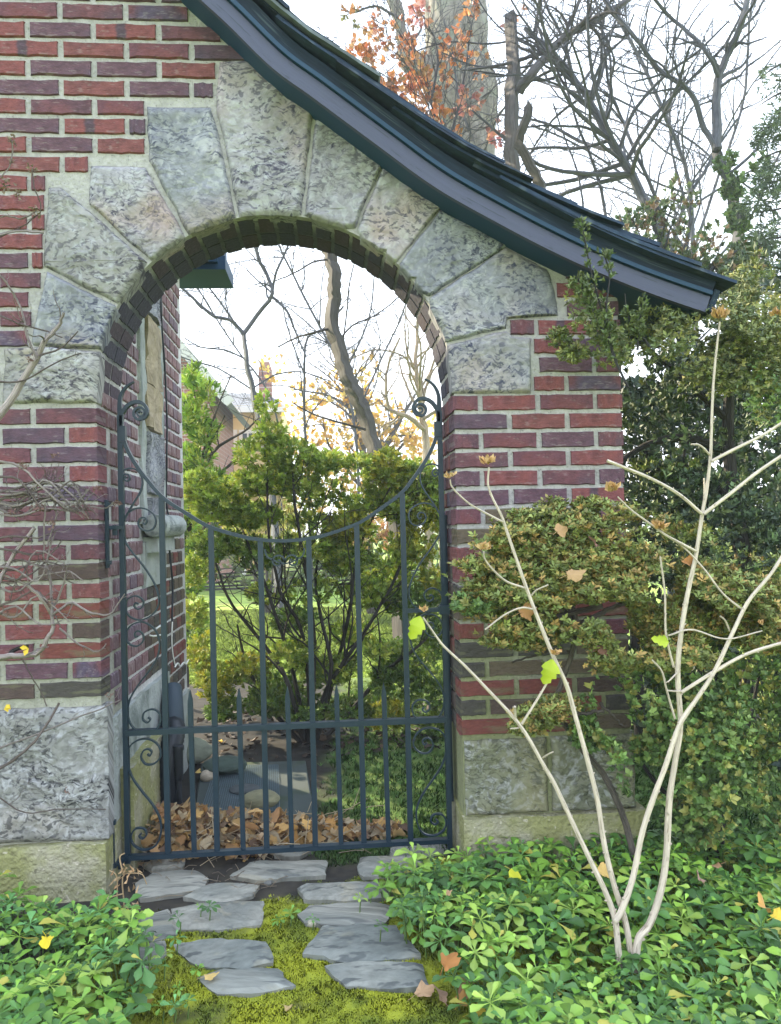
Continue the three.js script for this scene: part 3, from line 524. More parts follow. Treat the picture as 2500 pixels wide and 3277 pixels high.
// ---------------------------------------------------------------- the wrought-iron gate
const ZG = -0.137, gp = (px, py) => P(px, py, ZG), GXL = -0.7215, GXR = 0.3815, GY0 = 0.068, GYM = 0.49;
{
  const gate = thing('iron_gate', 'dark blue-black wrought-iron gate with scrolls hung in the granite arch', 'gate', V(GXL, 0, ZG));
  const one = (name, f) => { const gb = new GB(); f(gb); const g = gb.geo().toNonIndexed(); g.computeVertexNormals(); return mesh(name, g, M.iron, gate); };
  const vb = (x, y0, y1, w = 0.017, d = 0.017, x1 = x) => (gb) => bar(gb, [V(x, y0, ZG), V(x1, y1, ZG)], w, d);
  // top rail: a hanging curve that ends in a volute at each side
  const cxm = (GXL + GXR) / 2, mir = (p) => V(2 * cxm - p.x, p.y, p.z);
  const topPx = [[441, 1322], [434, 1328], [433, 1316], [443, 1308], [455, 1318], [452, 1340], [438, 1341], [430, 1322], [440, 1300], [458, 1302]];
  const spiral = (c, r0, r1, a0, turns, n = 34, flip = 1) => Array.from({ length: n + 1 }, (_, k) => { const t = k / n, a = a0 + flip * t * turns * Math.PI * 2, r = lerp(r0, r1, t); return V(c.x + r * Math.cos(a), c.y + r * Math.sin(a), ZG); });
  const vc = gp(450, 1322), half = [
    ...spiral(vc, 0.004, 0.024, 0.6, 1.6, 40), ];
  {
    const last = half.at(-1); const outer = [gp(472, 1313), gp(455, 1290), gp(433, 1287), gp(408, 1300), gp(391, 1325)];
    half.push(...spline([last, gp(462, 1338), ...outer], 24).slice(4));
    half.push(...spline([gp(389, 1345), gp(391, 1380), gp(405, 1431), gp(437, 1489), gp(478, 1543), gp(522, 1592), gp(605, 1648), gp(665, 1683), gp(740, 1708)], 40));
  }
  const mid = [gp(799, 1723), gp(860, 1730), gp(905, 1731)];
  const cxw = mid.at(-1).x; const full = [...half, mid[0], mid[1], V(cxm, mid[2].y, ZG)];
  const sm = full.map((p) => V(p.x, p.y, ZG)), rest = sm.slice(0, -1).reverse().map(mir);
  one('top_rail', (gb) => bar(gb, [...sm, ...rest], [...sm, ...rest].map((_, k, a) => { const t = Math.min(k, a.length - 1 - k); return 0.006 + 0.006 * smooth(10, 60, t); }), 0.02));
  // outer stiles with leaf-like curled tips
  const yTop = gp(388, 1330).y;
  for (const s of [0, 1]) {
    const q = (p) => (s ? mir(p) : p), tip = spline([gp(387, 1340), gp(384, 1300), gp(386, 1272), gp(398, 1246), gp(414, 1231), gp(430, 1222)], 14).map(q);
    one('stile', (gb) => { bar(gb, [q(V(GXL, s ? 0.02 : 0.05, ZG)), q(V(GXL - 0.001, yTop, ZG))], 0.017, 0.02); });
    one('finial', (gb) => bar(gb, tip, tip.map((_, k) => lerp(0.017, 0.003, k / 14)), 0.016));
    one('collar', (gb) => { const c = q(gp(393, 1385)); bar(gb, [c.clone().add(V(0, 0.022, 0)), c.clone().add(V(0, -0.03, 0))], 0.022, 0.026); });
  }
  const arcY = (x) => { let best = 9; for (let k = half.length - 40; k < full.length - 1; k++) { const a = full[k], b = full[k + 1], xx = x > cxm ? 2 * cxm - x : x; if ((a.x - xx) * (b.x - xx) <= 0) best = lerp(a.y, b.y, (xx - a.x) / (b.x - a.x || 1)); } return best < 5 ? best : mid[2].y; };
  const bx = []; for (let k = 1; k <= 6; k++) bx.push(lerp(GXL, GXR, [0, 0.1215, 0.2715, 0.424, 0.575, 0.7275, 0.875][k]));
  for (const x of bx) one('bar', vb(x, GY0, arcY(x) - 0.004, 0.0185, 0.014));
  for (let k = 0; k < 5; k++) {   // short dog bars that end in points
    const x = (bx[k] + bx[k + 1]) / 2 + rr(-0.002, 0.002), yt = 0.625;
    one('dog_bar', (gb) => bar(gb, [V(x + 0.004, GY0, ZG), V(x, yt - 0.05, ZG), V(x, yt - 0.035, ZG), V(x, yt, ZG)], [0.016, 0.017, 0.016, 0.002], 0.013));
  }
  one('middle_rail', (gb) => bar(gb, [V(GXL, GYM, ZG), V(GXR, GYM, ZG)], 0.019, 0.026));
  one('bottom_rail', (gb) => bar(gb, [V(GXL - 0.02, GY0, ZG), V(GXR, GY0, ZG)], 0.015, 0.026));
  // scrolls of the side panels, traced on the left and mirrored to the right
  const curl = (pts, n = 60) => spline(pts.map(([a, b]) => gp(a, b)), n);
  const sc = [
    [[405, 1531], [400, 1527], [393, 1520], [392, 1535], [404, 1543], [416, 1536], [412, 1524]].slice(1, 6).concat(),
  ];
  const paths = [
    [[408, 1529], [402, 1526], [399, 1533], [408, 1540], [416, 1531], [412, 1519], [398, 1519], [391, 1530]],
    [[389, 1512], [403, 1502], [421, 1499], [440, 1506], [453, 1524], [457, 1545], [450, 1573], [427, 1612], [405, 1650], [396, 1668]],
    [[413, 1640], [430, 1629], [453, 1626], [476, 1633], [495, 1650], [499, 1672], [490, 1692], [472, 1699], [451, 1691], [443, 1674], [450, 1659], [464, 1657], [471, 1668], [464, 1678], [458, 1672]],
    [[395, 1717], [404, 1738], [427, 1771], [465, 1819], [494, 1866], [508, 1905], [508, 1935], [491, 1964], [452, 1984], [416, 1973], [400, 1945], [409, 1918], [436, 1907], [459, 1922], [456, 1942], [442, 1949], [430, 1940], [435, 1929], [444, 1933]],
    [[444, 2035], [436, 2038], [432, 2028], [441, 2019], [456, 2027], [459, 2050], [438, 2068], [414, 2060], [402, 2037], [417, 2004], [454, 1990], [492, 2010], [511, 2050], [506, 2097], [482, 2141], [441, 2195], [415, 2241], [409, 2286], [423, 2324], [452, 2345], [486, 2342], [511, 2318], [513, 2286], [492, 2270], [463, 2279], [458, 2302], [472, 2312], [482, 2302], [474, 2295]],
    [[472, 2412], [480, 2418], [486, 2406], [476, 2397], [461, 2401], [452, 2422], [467, 2445], [494, 2443], [515, 2418], [508, 2386], [480, 2366], [443, 2368], [415, 2390], [408, 2435], [423, 2486], [454, 2531], [492, 2579], [513, 2622], [516, 2662], [499, 2705], [461, 2719], [429, 2704], [419, 2678], [434, 2652], [462, 2652], [470, 2670], [457, 2683], [446, 2674], [453, 2667]],
  ];
  const lx0 = GXL, lx1 = bx[0], rx0 = bx[5], rx1 = GXR;
  for (const pth of paths) for (const s of [0, 1]) {
    const pts = curl(pth, pth.length * 5).map((p) => { if (!s) return V(clamp(p.x, lx0 + 0.008, lx1 - 0.006), p.y, ZG); const t = (p.x - lx0) / (lx1 - lx0); return V(clamp(rx1 - t * (rx1 - rx0), rx0 + 0.008, rx1 - 0.006), p.y - 0.004, ZG); });
    one('scroll', (gb) => bar(gb, pts, pts.map((_, k) => 0.0052), 0.012));
  }
  // two small scrolls hung under the middle of the top rail
  for (const s of [-1, 1]) {
    const x0 = (bx[2] + bx[3]) / 2, c = V(x0 + s * 0.025, gp(905, 1797).y, ZG);
    const sp = Array.from({ length: 36 }, (_, k) => { const t = k / 35, a = s * (t * 2.6 * Math.PI) + Math.PI / 2 * (1) + (s < 0 ? 0 : 0), r = lerp(0.006, 0.026, t); return V(c.x + r * Math.cos(a), c.y + r * Math.sin(a), ZG); });
    const e = sp.at(-1); sp.push(V(x0 + s * 0.062, c.y + 0.018, ZG), V(x0 + s * 0.068, c.y + 0.045, ZG));
    one('scroll', (gb) => bar(gb, spline(sp, 70), 0.005, 0.012));
  }
  // latch and the hinges with their wall straps
  const lt = gp(1430, 1950);
  one('latch', (gb) => { bar(gb, [V(bx[5], lt.y, ZG + 0.004), V(GXR + 0.022, lt.y, ZG + 0.004)], 0.014, 0.012); });
  one('latch', (gb) => { bar(gb, [V(GXR - 0.018, lt.y, ZG + 0.012), V(GXR + 0.016, lt.y, ZG + 0.012)], 0.03, 0.03); });
  for (const [y0, y1, ya, yb] of [[P(345, 1820).y, P(340, 1598).y, P(357, 1688).y, 0.03], [P(352, 2806).y, P(350, 2640).y, GY0 + 0.005, -0.02]]) {
    one('wall_strap', (gb) => bar(gb, [V(XJ + 0.006, y0, -0.062), V(XJ + 0.006, y1, -0.062)], 0.01, 0.016));
    for (const y of [lerp(y0, y1, 0.08), lerp(y0, y1, 0.93)]) one('bolt', (gb) => bar(gb, [V(XJ + 0.004, y, -0.055), V(XJ + 0.02, y, -0.055)], 0.014, 0.014));
    one('pintle', (gb) => { const pts = [V(XJ + 0.004, ya, -0.062), V(XJ + 0.02, ya, -0.09), V(GXL, ya, ZG)]; bar(gb, pts, 0.013, 0.013, V(0, 1, 0)); });
    one('pintle', (gb) => bar(gb, [V(XJ + 0.021, ya + 0.008, -0.1), V(XJ + 0.021, ya - 0.026, -0.1)], 0.014, 0.014));
  }
  const st = thing('strike_bar', 'tall dark iron bar bolted to the jamb of the right-hand pier beside the gate', 'metal bar', V(XR, 0, -0.2));
  const gb = new GB(); bar(gb, [V(XR - 0.008, P(1455, 2560, -0.2).y, -0.2), V(XR - 0.008, P(1440, 1650, -0.2).y, -0.2)], 0.012, 0.03); mesh('flat_bar', gb.geo(), M.iron, st);
  const g2 = new GB(); for (const y of [1.2, 0.75, 0.5]) { bar(g2, [V(XR + 0.01, y, -0.2), V(XR - 0.018, y, -0.2)], 0.014, 0.014); } const bo = mesh('bolts', g2.geo(), M.iron, st);
}
// ---------------------------------------------------------------- things on and by the side wall
M.black = mat({ color: rgb(0.008, 0.012, 0.018), roughness: 0.5 });
{
  const w = XJ + 0.014, pts = [[507, 770], [513, 870], [517, 1013], [528, 1180], [535, 1358], [534, 1466], [543, 1657]].map(([a, b]) => X(a, b, w));
  const low = [[545, 1690], [553, 1879], [551, 1982], [552, 2077], [560, 2136]].map(([a, b]) => X(a, b, w + 0.02));
  const gb = new GB(); tube(gb, spline([...pts, V(w + 0.055, 1.2, pts.at(-1).z), ...low], 80), 0.0045, 6); tag(mesh('cable', gb.geo(), M.black), 'thin black cable hanging down the side wall of the house behind the gate', 'cable');
  const g2 = new GB(); tube(g2, spline([[552, 1990], [550, 2040], [553, 2090], [562, 2134]].map(([a, b]) => X(a, b, w + 0.028)), 20), 0.003, 5, [0.7, 0.7, 0.65]); 
  for (const t of [[[500, 2012], [512, 2004], [520, 1999], [528, 1996], [535, 1990]], [[480, 2033], [492, 2036], [503, 2034], [515, 2032]], [[560, 2134], [570, 2122], [576, 2132], [588, 2120], [596, 2124], [603, 2112]]]) tube(g2, spline(t.map(([a, b]) => X(a, b, w + 0.03)), 16), 0.0035, 5, [0.75, 0.76, 0.74]);
  const tie = mesh('cable_tie', g2.geo(), mat({ vertexColors: true, roughness: 0.6 }), scene.children.find((c) => c.name === 'cable')); tie.position.set(0, 0, 0);
}
{ // plain black pipe post with a wider head and no lamp, just inside the gate
  const b = G(576, 2650), t = thing('black_post', 'slim black post with a thicker head standing in the leaves by the side wall', 'post', b);
  const z = b.z, h1 = P(573, 2490, z).y, h2 = P(571, 2385, z).y, x = b.x;
  const L = (pts, seg = 14) => { const g = new THREE.LatheGeometry(pts.map(([r, y]) => new THREE.Vector2(r, y)), seg); g.translate(x, 0, z); return g; };
  mesh('stake', L([[0.001, -0.02], [0.011, 0], [0.011, h1], [0.001, h1]]), M.black, t);
  mesh('head', L([[0.001, h1 - 0.01], [0.014, h1 - 0.008], [0.018, h1 + 0.015], [0.018, h2 - 0.02], [0.022, h2 - 0.018], [0.022, h2 - 0.002], [0.018, h2], [0.001, h2 + 0.001]]), M.black, t);
}
{ // black corrugated drain hose bent down against the wall
  const pts = [V(XJ + 0.07, 0.36, -0.72), V(XJ + 0.09, 0.36, -0.66), V(XJ + 0.085, 0.28, -0.6), V(XJ + 0.08, 0.14, -0.6), V(XJ + 0.085, 0.03, -0.62)], sp = spline(pts, 46);
  const gb = new GB(); tube(gb, sp, sp.map((_, k) => 0.043 + (k % 2 ? 0.004 : 0)), 14); const t = thing('drain_pipe', 'black corrugated drain pipe bent downwards at the foot of the side wall', 'pipe', V(XJ, 0, -0.6)); mesh('hose', gb.geo(), M.black, t);
  const g2 = new GB(); tube(g2, [V(XJ + 0.07, 0.36, -0.72), V(XJ + 0.06, 0.44, -0.78), V(XJ + 0.05, 0.5, -0.84)], [0.05, 0.045, 0.04], 12); mesh('elbow', g2.geo(), mat({ color: rgb(0.025, 0.045, 0.065), roughness: 0.6 }), t);
}
{ // paving slab with wire netting on it, and the stones that hold it down
  const c = [[648, 2440], [975, 2432], [1003, 2610], [620, 2644]].map(([a, b]) => G(a, b, 0.02));
  const g = new THREE.ExtrudeGeometry(new THREE.Shape(c.map((p) => new THREE.Vector2(p.x, -p.z))), { depth: 0.05, bevelEnabled: true, bevelSize: 0.006, bevelThickness: 0.006, bevelSegments: 1 }); g.rotateX(-Math.PI / 2); g.translate(0, -0.04, 0);
  const slabMat = mat({ map: tex(256, 256, (u, v) => { const g = 1 + 0.25 * pf(u, v, 8, 5, 3); return mix3([0.05 * g, 0.065 * g, 0.062 * g], [0.03, 0.05, 0.02], smooth(0, 0.4, pf(u, v, 4, 4, 8))); }), roughness: 0.9 });
  const t = thing('paving_slab', 'mossy grey concrete slab lying on the soil behind the gate', 'slab', V(c[0].x, 0, c[0].z)); mesh('slab', g, slabMat, t);
  const n0 = G(690, 2455, 0.02), n1 = G(890, 2450, 0.02), n2 = G(896, 2596, 0.02), n3 = G(640, 2606, 0.02), gb = new GB(), at = (u, v) => { const a = n0.clone().lerp(n1, u), b = n3.clone().lerp(n2, u), p = a.lerp(b, v); p.y = 0.022 + 0.012 * Math.max(0, fbm3(p.x * 9, 0, p.z * 9, 2, 4)); return p; };
  const wcol = [0.16, 0.22, 0.26];
  for (let k = 0; k <= 34; k++) bar(gb, Array.from({ length: 9 }, (_, j) => at(k / 34, j / 8)), 0.0018, 0.0018, V(0, 1, 0), wcol);
  for (let k = 0; k <= 44; k++) bar(gb, Array.from({ length: 9 }, (_, j) => at(j / 8, k / 44).add(V(0, 0.0022, 0))), 0.0018, 0.0018, V(0, 1, 0), wcol);
  const w = mesh('wire_netting', gb.geo(), mat({ vertexColors: true, roughness: 0.5, metalness: 0.4 })); tag(w, 'sheet of fine wire netting laid over the concrete slab', 'netting');
}
function pebble(name, label, cat, px, py, r, sy, col, y = 0.03, group) {
  const p = G(px, py, y), g = new THREE.IcosahedronGeometry(r, 3), a = g.attributes.position;
  for (let k = 0; k < a.count; k++) { const v = V(a.getX(k), a.getY(k), a.getZ(k)), f = 1 + 0.28 * fbm3(v.x * 0.9 / r + px, v.y * 0.9 / r, v.z * 0.9 / r, 3, 3); a.setXYZ(k, v.x * f * 1.15, v.y * f * sy, v.z * f); }
  g.computeVertexNormals(); g.translate(p.x, y + r * sy * 0.55, p.z);
  return tag(mesh(name, g, mat({ map: tex(64, 64, (u, v) => { const q = 1 + 0.4 * pf(u, v, 8, 4, px); return col.map((x) => x * q); }), roughness: 0.85 })), label, cat, group);
}
pebble('garden_stone', 'pale rounded stone at the back left of the netting on the slab', 'stone', 668, 2492, 0.036, 0.75, [0.42, 0.36, 0.28], 0.02);
pebble('garden_stone', 'brownish-green boulder on the netting at the front edge of the slab', 'stone', 834, 2575, 0.07, 0.5, [0.2, 0.19, 0.11], 0.02);
pebble('garden_stone', 'dark flat stone in the middle of the netting on the slab', 'stone', 782, 2530, 0.06, 0.25, [0.06, 0.07, 0.075], 0.02);
pebble('garden_stone', 'long dark green stone along the back edge of the slab', 'stone', 720, 2462, 0.09, 0.4, [0.05, 0.075, 0.06], 0.04);
pebble('garden_stone', 'squarish grey-green stone against the far corner of the side wall', 'stone', 625, 2425, 0.07, 0.9, [0.2, 0.22, 0.17], 0.03);
pebble('pebble', 'small pale pebble beside the large slab of the path', 'pebble', 998, 2963, 0.014, 0.75, [0.4, 0.37, 0.28], 0.0);
pebble('pebble', 'small dark pebble on the moss between the upper path stones', 'pebble', 860, 2830, 0.012, 0.6, [0.13, 0.13, 0.12], 0.0);
// ---------------------------------------------------------------- plants
const leafMat = (t, r = 0.7) => new THREE.MeshPhysicalMaterial({ vertexColors: true, side: THREE.DoubleSide, roughness: r, transmission: t, thickness: 0, specularIntensity: 0.6 });
M.leaf = leafMat(0.42); M.leafShade = mat({ vertexColors: true, roughness: 0.6 });
const barkTex = tex(256, 256, (u, v) => { const g = 1 + 0.5 * pf(u * 2, v * 0.4, 12, 4, 3) + 0.3 * pf(u, v, 30, 2, 8); return [g * 0.5, g * 0.5, g * 0.5]; });
const barkBump = tex(256, 256, (u, v) => 0.5 + 0.6 * pf(u * 2, v * 0.4, 12, 4, 3), { srgb: false });
const bark = (r, g, b) => mat({ map: barkTex, bumpMap: barkBump, bumpScale: 0.01, color: rgb(r * 2, g * 2, b * 2), roughness: 0.95 });
M.barkDark = bark(0.05, 0.045, 0.04); M.barkGrey = bark(0.075, 0.07, 0.075); M.barkBrown = bark(0.05, 0.045, 0.04); M.barkPale = bark(0.44, 0.36, 0.29);
// leaves scattered through clumps; each clump [centre, [rx, ry, rz], how many, palette]
function foliage(gb, clumps, { len = 0.022, wid = 0.011, up = 0.6, shell = 0.5, fold = 0.22, flat = 0, tuft = 5, gap = -0.16 } = {}) {
  for (const [c, r, n, pal] of clumps) for (let k = 0; k < n / tuft; k++) {
    const d = rdir(), q = Math.pow(rnd(), shell * 0.66), ctr = V(c.x + d.x * r[0] * q, c.y + d.y * r[1] * q, c.z + d.z * r[2] * q);
    if (fbm3(ctr.x * 7, ctr.y * 7, ctr.z * 7, 2, 31) < gap) continue;
    const ax = V(d.x * 0.7 + rr(-0.4, 0.4), up + d.y * 0.4 + rr(-0.3, 0.3), d.z * 0.7 + rr(-0.4, 0.4)).normalize(), base = pick(pal), tone = rr(0.6, 1.4);
    const e1 = V(0.3, 0.2, 0.93).cross(ax).normalize(), e2 = ax.clone().cross(e1), a0 = rr(0, 6.28), sp = rr(0.55, 1.1), L = len * rr(0.75, 1.25);
    for (let j = 0; j < tuft; j++) {
      const a = a0 + j * 2.4, dir = ax.clone().multiplyScalar(1 - flat * 0.6).addScaledVector(e1, Math.cos(a) * sp).addScaledVector(e2, Math.sin(a) * sp); dir.y *= 1 - flat * 0.5; dir.normalize();
      const nor = ax.clone().addScaledVector(dir, -ax.dot(dir)).normalize(), l = L * rr(0.8, 1.15), t = tone * rr(0.85, 1.15);
      leaf(gb, ctr.clone().addScaledVector(ax, -j * len * 0.12), dir, nor, l, wid * l / len, [base[0] * t, base[1] * t, base[2] * t], fold);
    }
  }
}
// a branch that splits into finer and finer twigs
function grow(gb, pts, r0, r1, depth, o) {
  const n = Math.max(4, pts.length * 3), sp = spline(pts, n), L = sp.reduce((a, p, k) => k ? a + p.distanceTo(sp[k - 1]) : 0, 0);
  for (let k = 1; k < sp.length - 1; k++) sp[k].add(rdir().multiplyScalar(Math.min(r0 * 0.16 + 0.001, L * 0.012)));
  tube(gb, sp, radii(sp.length, r0, r1), depth > 1 ? 6 : depth > 0 ? 4 : 3, WHITE, 1);
  if (depth <= 0) return;
  const m = Math.round((o.dens ?? 5) * (o.even ? 1 : Math.max(1, L / (o.per ?? 0.7))));
  for (let k = 0; k < m; k++) {
    const t = lerp(o.from ?? 0.25, 1, (k + rnd()) / m), i = Math.min(sp.length - 2, Math.floor(t * (sp.length - 1))), p = sp[i], tan = sp[i + 1].clone().sub(sp[i]).normalize();
    const side = rdir(); side.addScaledVector(tan, -side.dot(tan)).normalize(); const dir = tan.clone().multiplyScalar(rr(0.35, 0.9)).addScaledVector(side, rr(0.6, 1)).addScaledVector(V(0, 1, 0), o.up ?? 0.25).normalize();
    const l = (o.len ?? 0.45) * L * rr(0.35, 1) * (1 - 0.45 * t), rb = Math.max(o.min ?? 0.0025, lerp(r0, r1, t) * rr(0.4, 0.62));
    const q = [p]; let d = dir.clone(); const st = 4; for (let s = 0; s < st; s++) { d.addScaledVector(rdir(), o.wig ?? 0.35).addScaledVector(V(0, 1, 0), (o.up ?? 0.25) * 0.3).normalize(); q.push(q.at(-1).clone().addScaledVector(d, l / st)); }
    grow(gb, q, rb, Math.max((o.min ?? 0.0025) * 0.6, rb * 0.35), depth - 1, o);
  }
}
const pxs = (a, z) => a.map(([x, y, dz = 0]) => P(x, y, z + dz));
const smoothNormals = (g) => g;

// ---- ground cover: whorls of toothed leaves on short stems
function whorl(gb, p, size, tilt, cols) {
  const ax = V(tilt.x, 1, tilt.z).normalize(), e1 = V(1, 0, 0.2).cross(ax).normalize(), e2 = ax.clone().cross(e1), n = 6 + Math.floor(rnd() * 4), a0 = rnd() * 6.28, base = pick(cols);
  for (let j = 0; j < n; j++) {
    const inner = j > n - 3, a = a0 + j * 2.399, l = size * (inner ? rr(0.45, 0.65) : rr(0.8, 1.15)), w = l * rr(0.4, 0.54), rise = inner ? rr(0.5, 0.9) : rr(0.0, 0.45), dr = e1.clone().multiplyScalar(Math.cos(a)).addScaledVector(e2, Math.sin(a)), sd = ax.clone().cross(dr);
    const t = rr(0.7, 1.25) * (inner ? 1.3 : 1), old = rnd() < 0.025, c = old ? [0.36, 0.34, 0.06] : [base[0] * t, base[1] * t, base[2] * t], cm = [c[0] * 1.15 + 0.006, c[1] * 1.12 + 0.008, c[2] * 1.1];
    const prof = [[0, 0.05], [0.3, 0.16], [0.58, 0.62], [0.7, 0.92], [0.76, 0.84], [0.84, 0.86], [0.88, 0.66], [1, 0.05]], m = [], L = [], R = [], droop = rr(0.1, 0.5);
    for (const [s, ww] of prof) {
      const q = p.clone().addScaledVector(dr, l * s * (1 - 0.15 * rise)).addScaledVector(ax, l * (rise * s - droop * s * s) + 0.012 * (inner ? 1.5 : 1));
      m.push(gb.v(q.x, q.y, q.z, cm)); const h = ax.clone().multiplyScalar(0.18 * ww * w);
      const q1 = q.clone().addScaledVector(sd, ww * w / 2).add(h), q2 = q.clone().addScaledVector(sd, -ww * w / 2).add(h); L.push(gb.v(q1.x, q1.y, q1.z, c)); R.push(gb.v(q2.x, q2.y, q2.z, c));
    }
    for (let k = 0; k < prof.length - 1; k++) { gb.t(m[k], m[k + 1], L[k]); gb.t(L[k], m[k + 1], L[k + 1]); gb.t(m[k], R[k], m[k + 1]); gb.t(R[k], R[k + 1], m[k + 1]); }
  }
}
const coverCols = [[0.1, 0.22, 0.028], [0.14, 0.28, 0.034], [0.065, 0.165, 0.03], [0.2, 0.35, 0.045], [0.085, 0.2, 0.04], [0.12, 0.24, 0.026], [0.24, 0.36, 0.06], [0.045, 0.12, 0.025], [0.05, 0.13, 0.03]];
function bed(px, step, hMin, hMax, cols, extra = []) {
  const gb = new GB(), pl = px.map(([a, b]) => { const p = G(a, b, 0.07); return V(p.x, p.z, 0); });
  const bx = pl.map((p) => p.x), bz = pl.map((p) => p.y);
  for (let x = Math.min(...bx); x < Math.max(...bx); x += step) for (let z = Math.min(...bz); z < Math.max(...bz); z += step) {
    const q = V(x + rr(-0.5, 0.5) * step, z + rr(-0.5, 0.5) * step, 0); if (!inPoly(pl, q.x, q.y)) continue;
    const nn = fbm3(q.x * 4, 0, q.y * 4, 3, 15), h = lerp(hMin, hMax, clamp(0.5 + nn + rr(-0.25, 0.25))) * (1 - 0.75 * smooth(0.4, 0.08, Math.hypot(q.x - 0.74, q.y - 0.72))), lean = V(rr(-0.3, 0.3), 0, rr(-0.15, 0.4)), top = V(q.x + lean.x * 0.06, h, q.y + lean.z * 0.06), size = rr(0.036, 0.07);
    tube(gb, [V(q.x, -0.02, q.y), V(q.x + lean.x * 0.02, h * 0.5, q.y + lean.z * 0.02), top], 0.0022, 4, [0.12, 0.2, 0.05]);
    whorl(gb, top, size, lean, cols);
    if (rnd() < 0.55) whorl(gb, V(q.x + rr(-0.02, 0.02), h * rr(0.35, 0.6), q.y + rr(-0.02, 0.02)), size * 0.9, lean, cols);
  }
  for (const [a, b, s, h] of extra) { const p = G(a, b, 0.02); tube(gb, [V(p.x, 0, p.z), V(p.x + 0.004, h, p.z)], 0.0018, 4, [0.12, 0.2, 0.05]); whorl(gb, V(p.x, h, p.z), s, V(rr(-0.2, 0.2), 0, rr(-0.1, 0.3)), cols); }
  return gb.geo();
}
const rightBed = [[1215, 2800], [1300, 2752], [1480, 2738], [1900, 2725], [2060, 2700], [2700, 2660], [2750, 3500], [1640, 3500], [1560, 3260], [1450, 3120], [1370, 3040], [1300, 2990], [1240, 2900]];
tag(mesh('ground_cover', bed(rightBed, 0.047, 0.035, 0.12, coverCols, [[1215, 3010, 0.03, 0.05], [1150, 2920, 0.026, 0.05], [1185, 2890, 0.024, 0.05], [1250, 2860, 0.035, 0.08]]), mat({ vertexColors: true, roughness: 0.5 })), 'bright green leafy ground cover of whorled leaves at the foot of the right-hand pier').userData.kind = 'stuff';
const leftBed = [[-150, 2890], [60, 2885], [190, 2925], [330, 2880], [420, 2935], [455, 3010], [500, 3110], [455, 3200], [430, 3330], [400, 3500], [-200, 3500]];
tag(mesh('ground_cover', bed(leftBed, 0.045, 0.05, 0.14, [...coverCols, [0.1, 0.25, 0.075]], [[670, 2945, 0.032, 0.05], [640, 2935, 0.02, 0.04], [575, 2985, 0.03, 0.05], [565, 3040, 0.032, 0.04], [635, 3130, 0.024, 0.03], [560, 3245, 0.036, 0.03], [600, 3235, 0.03, 0.03], [520, 3250, 0.03, 0.03], [575, 3190, 0.02, 0.03], [525, 3120, 0.034, 0.06], [1000, 2955, 0.022, 0.02], [930, 2945, 0.03, 0.03], [895, 2955, 0.025, 0.02]]), mat({ vertexColors: true, roughness: 0.5 })), 'lush green ground cover of whorled leaves at the foot of the left-hand wall').userData.kind = 'stuff';

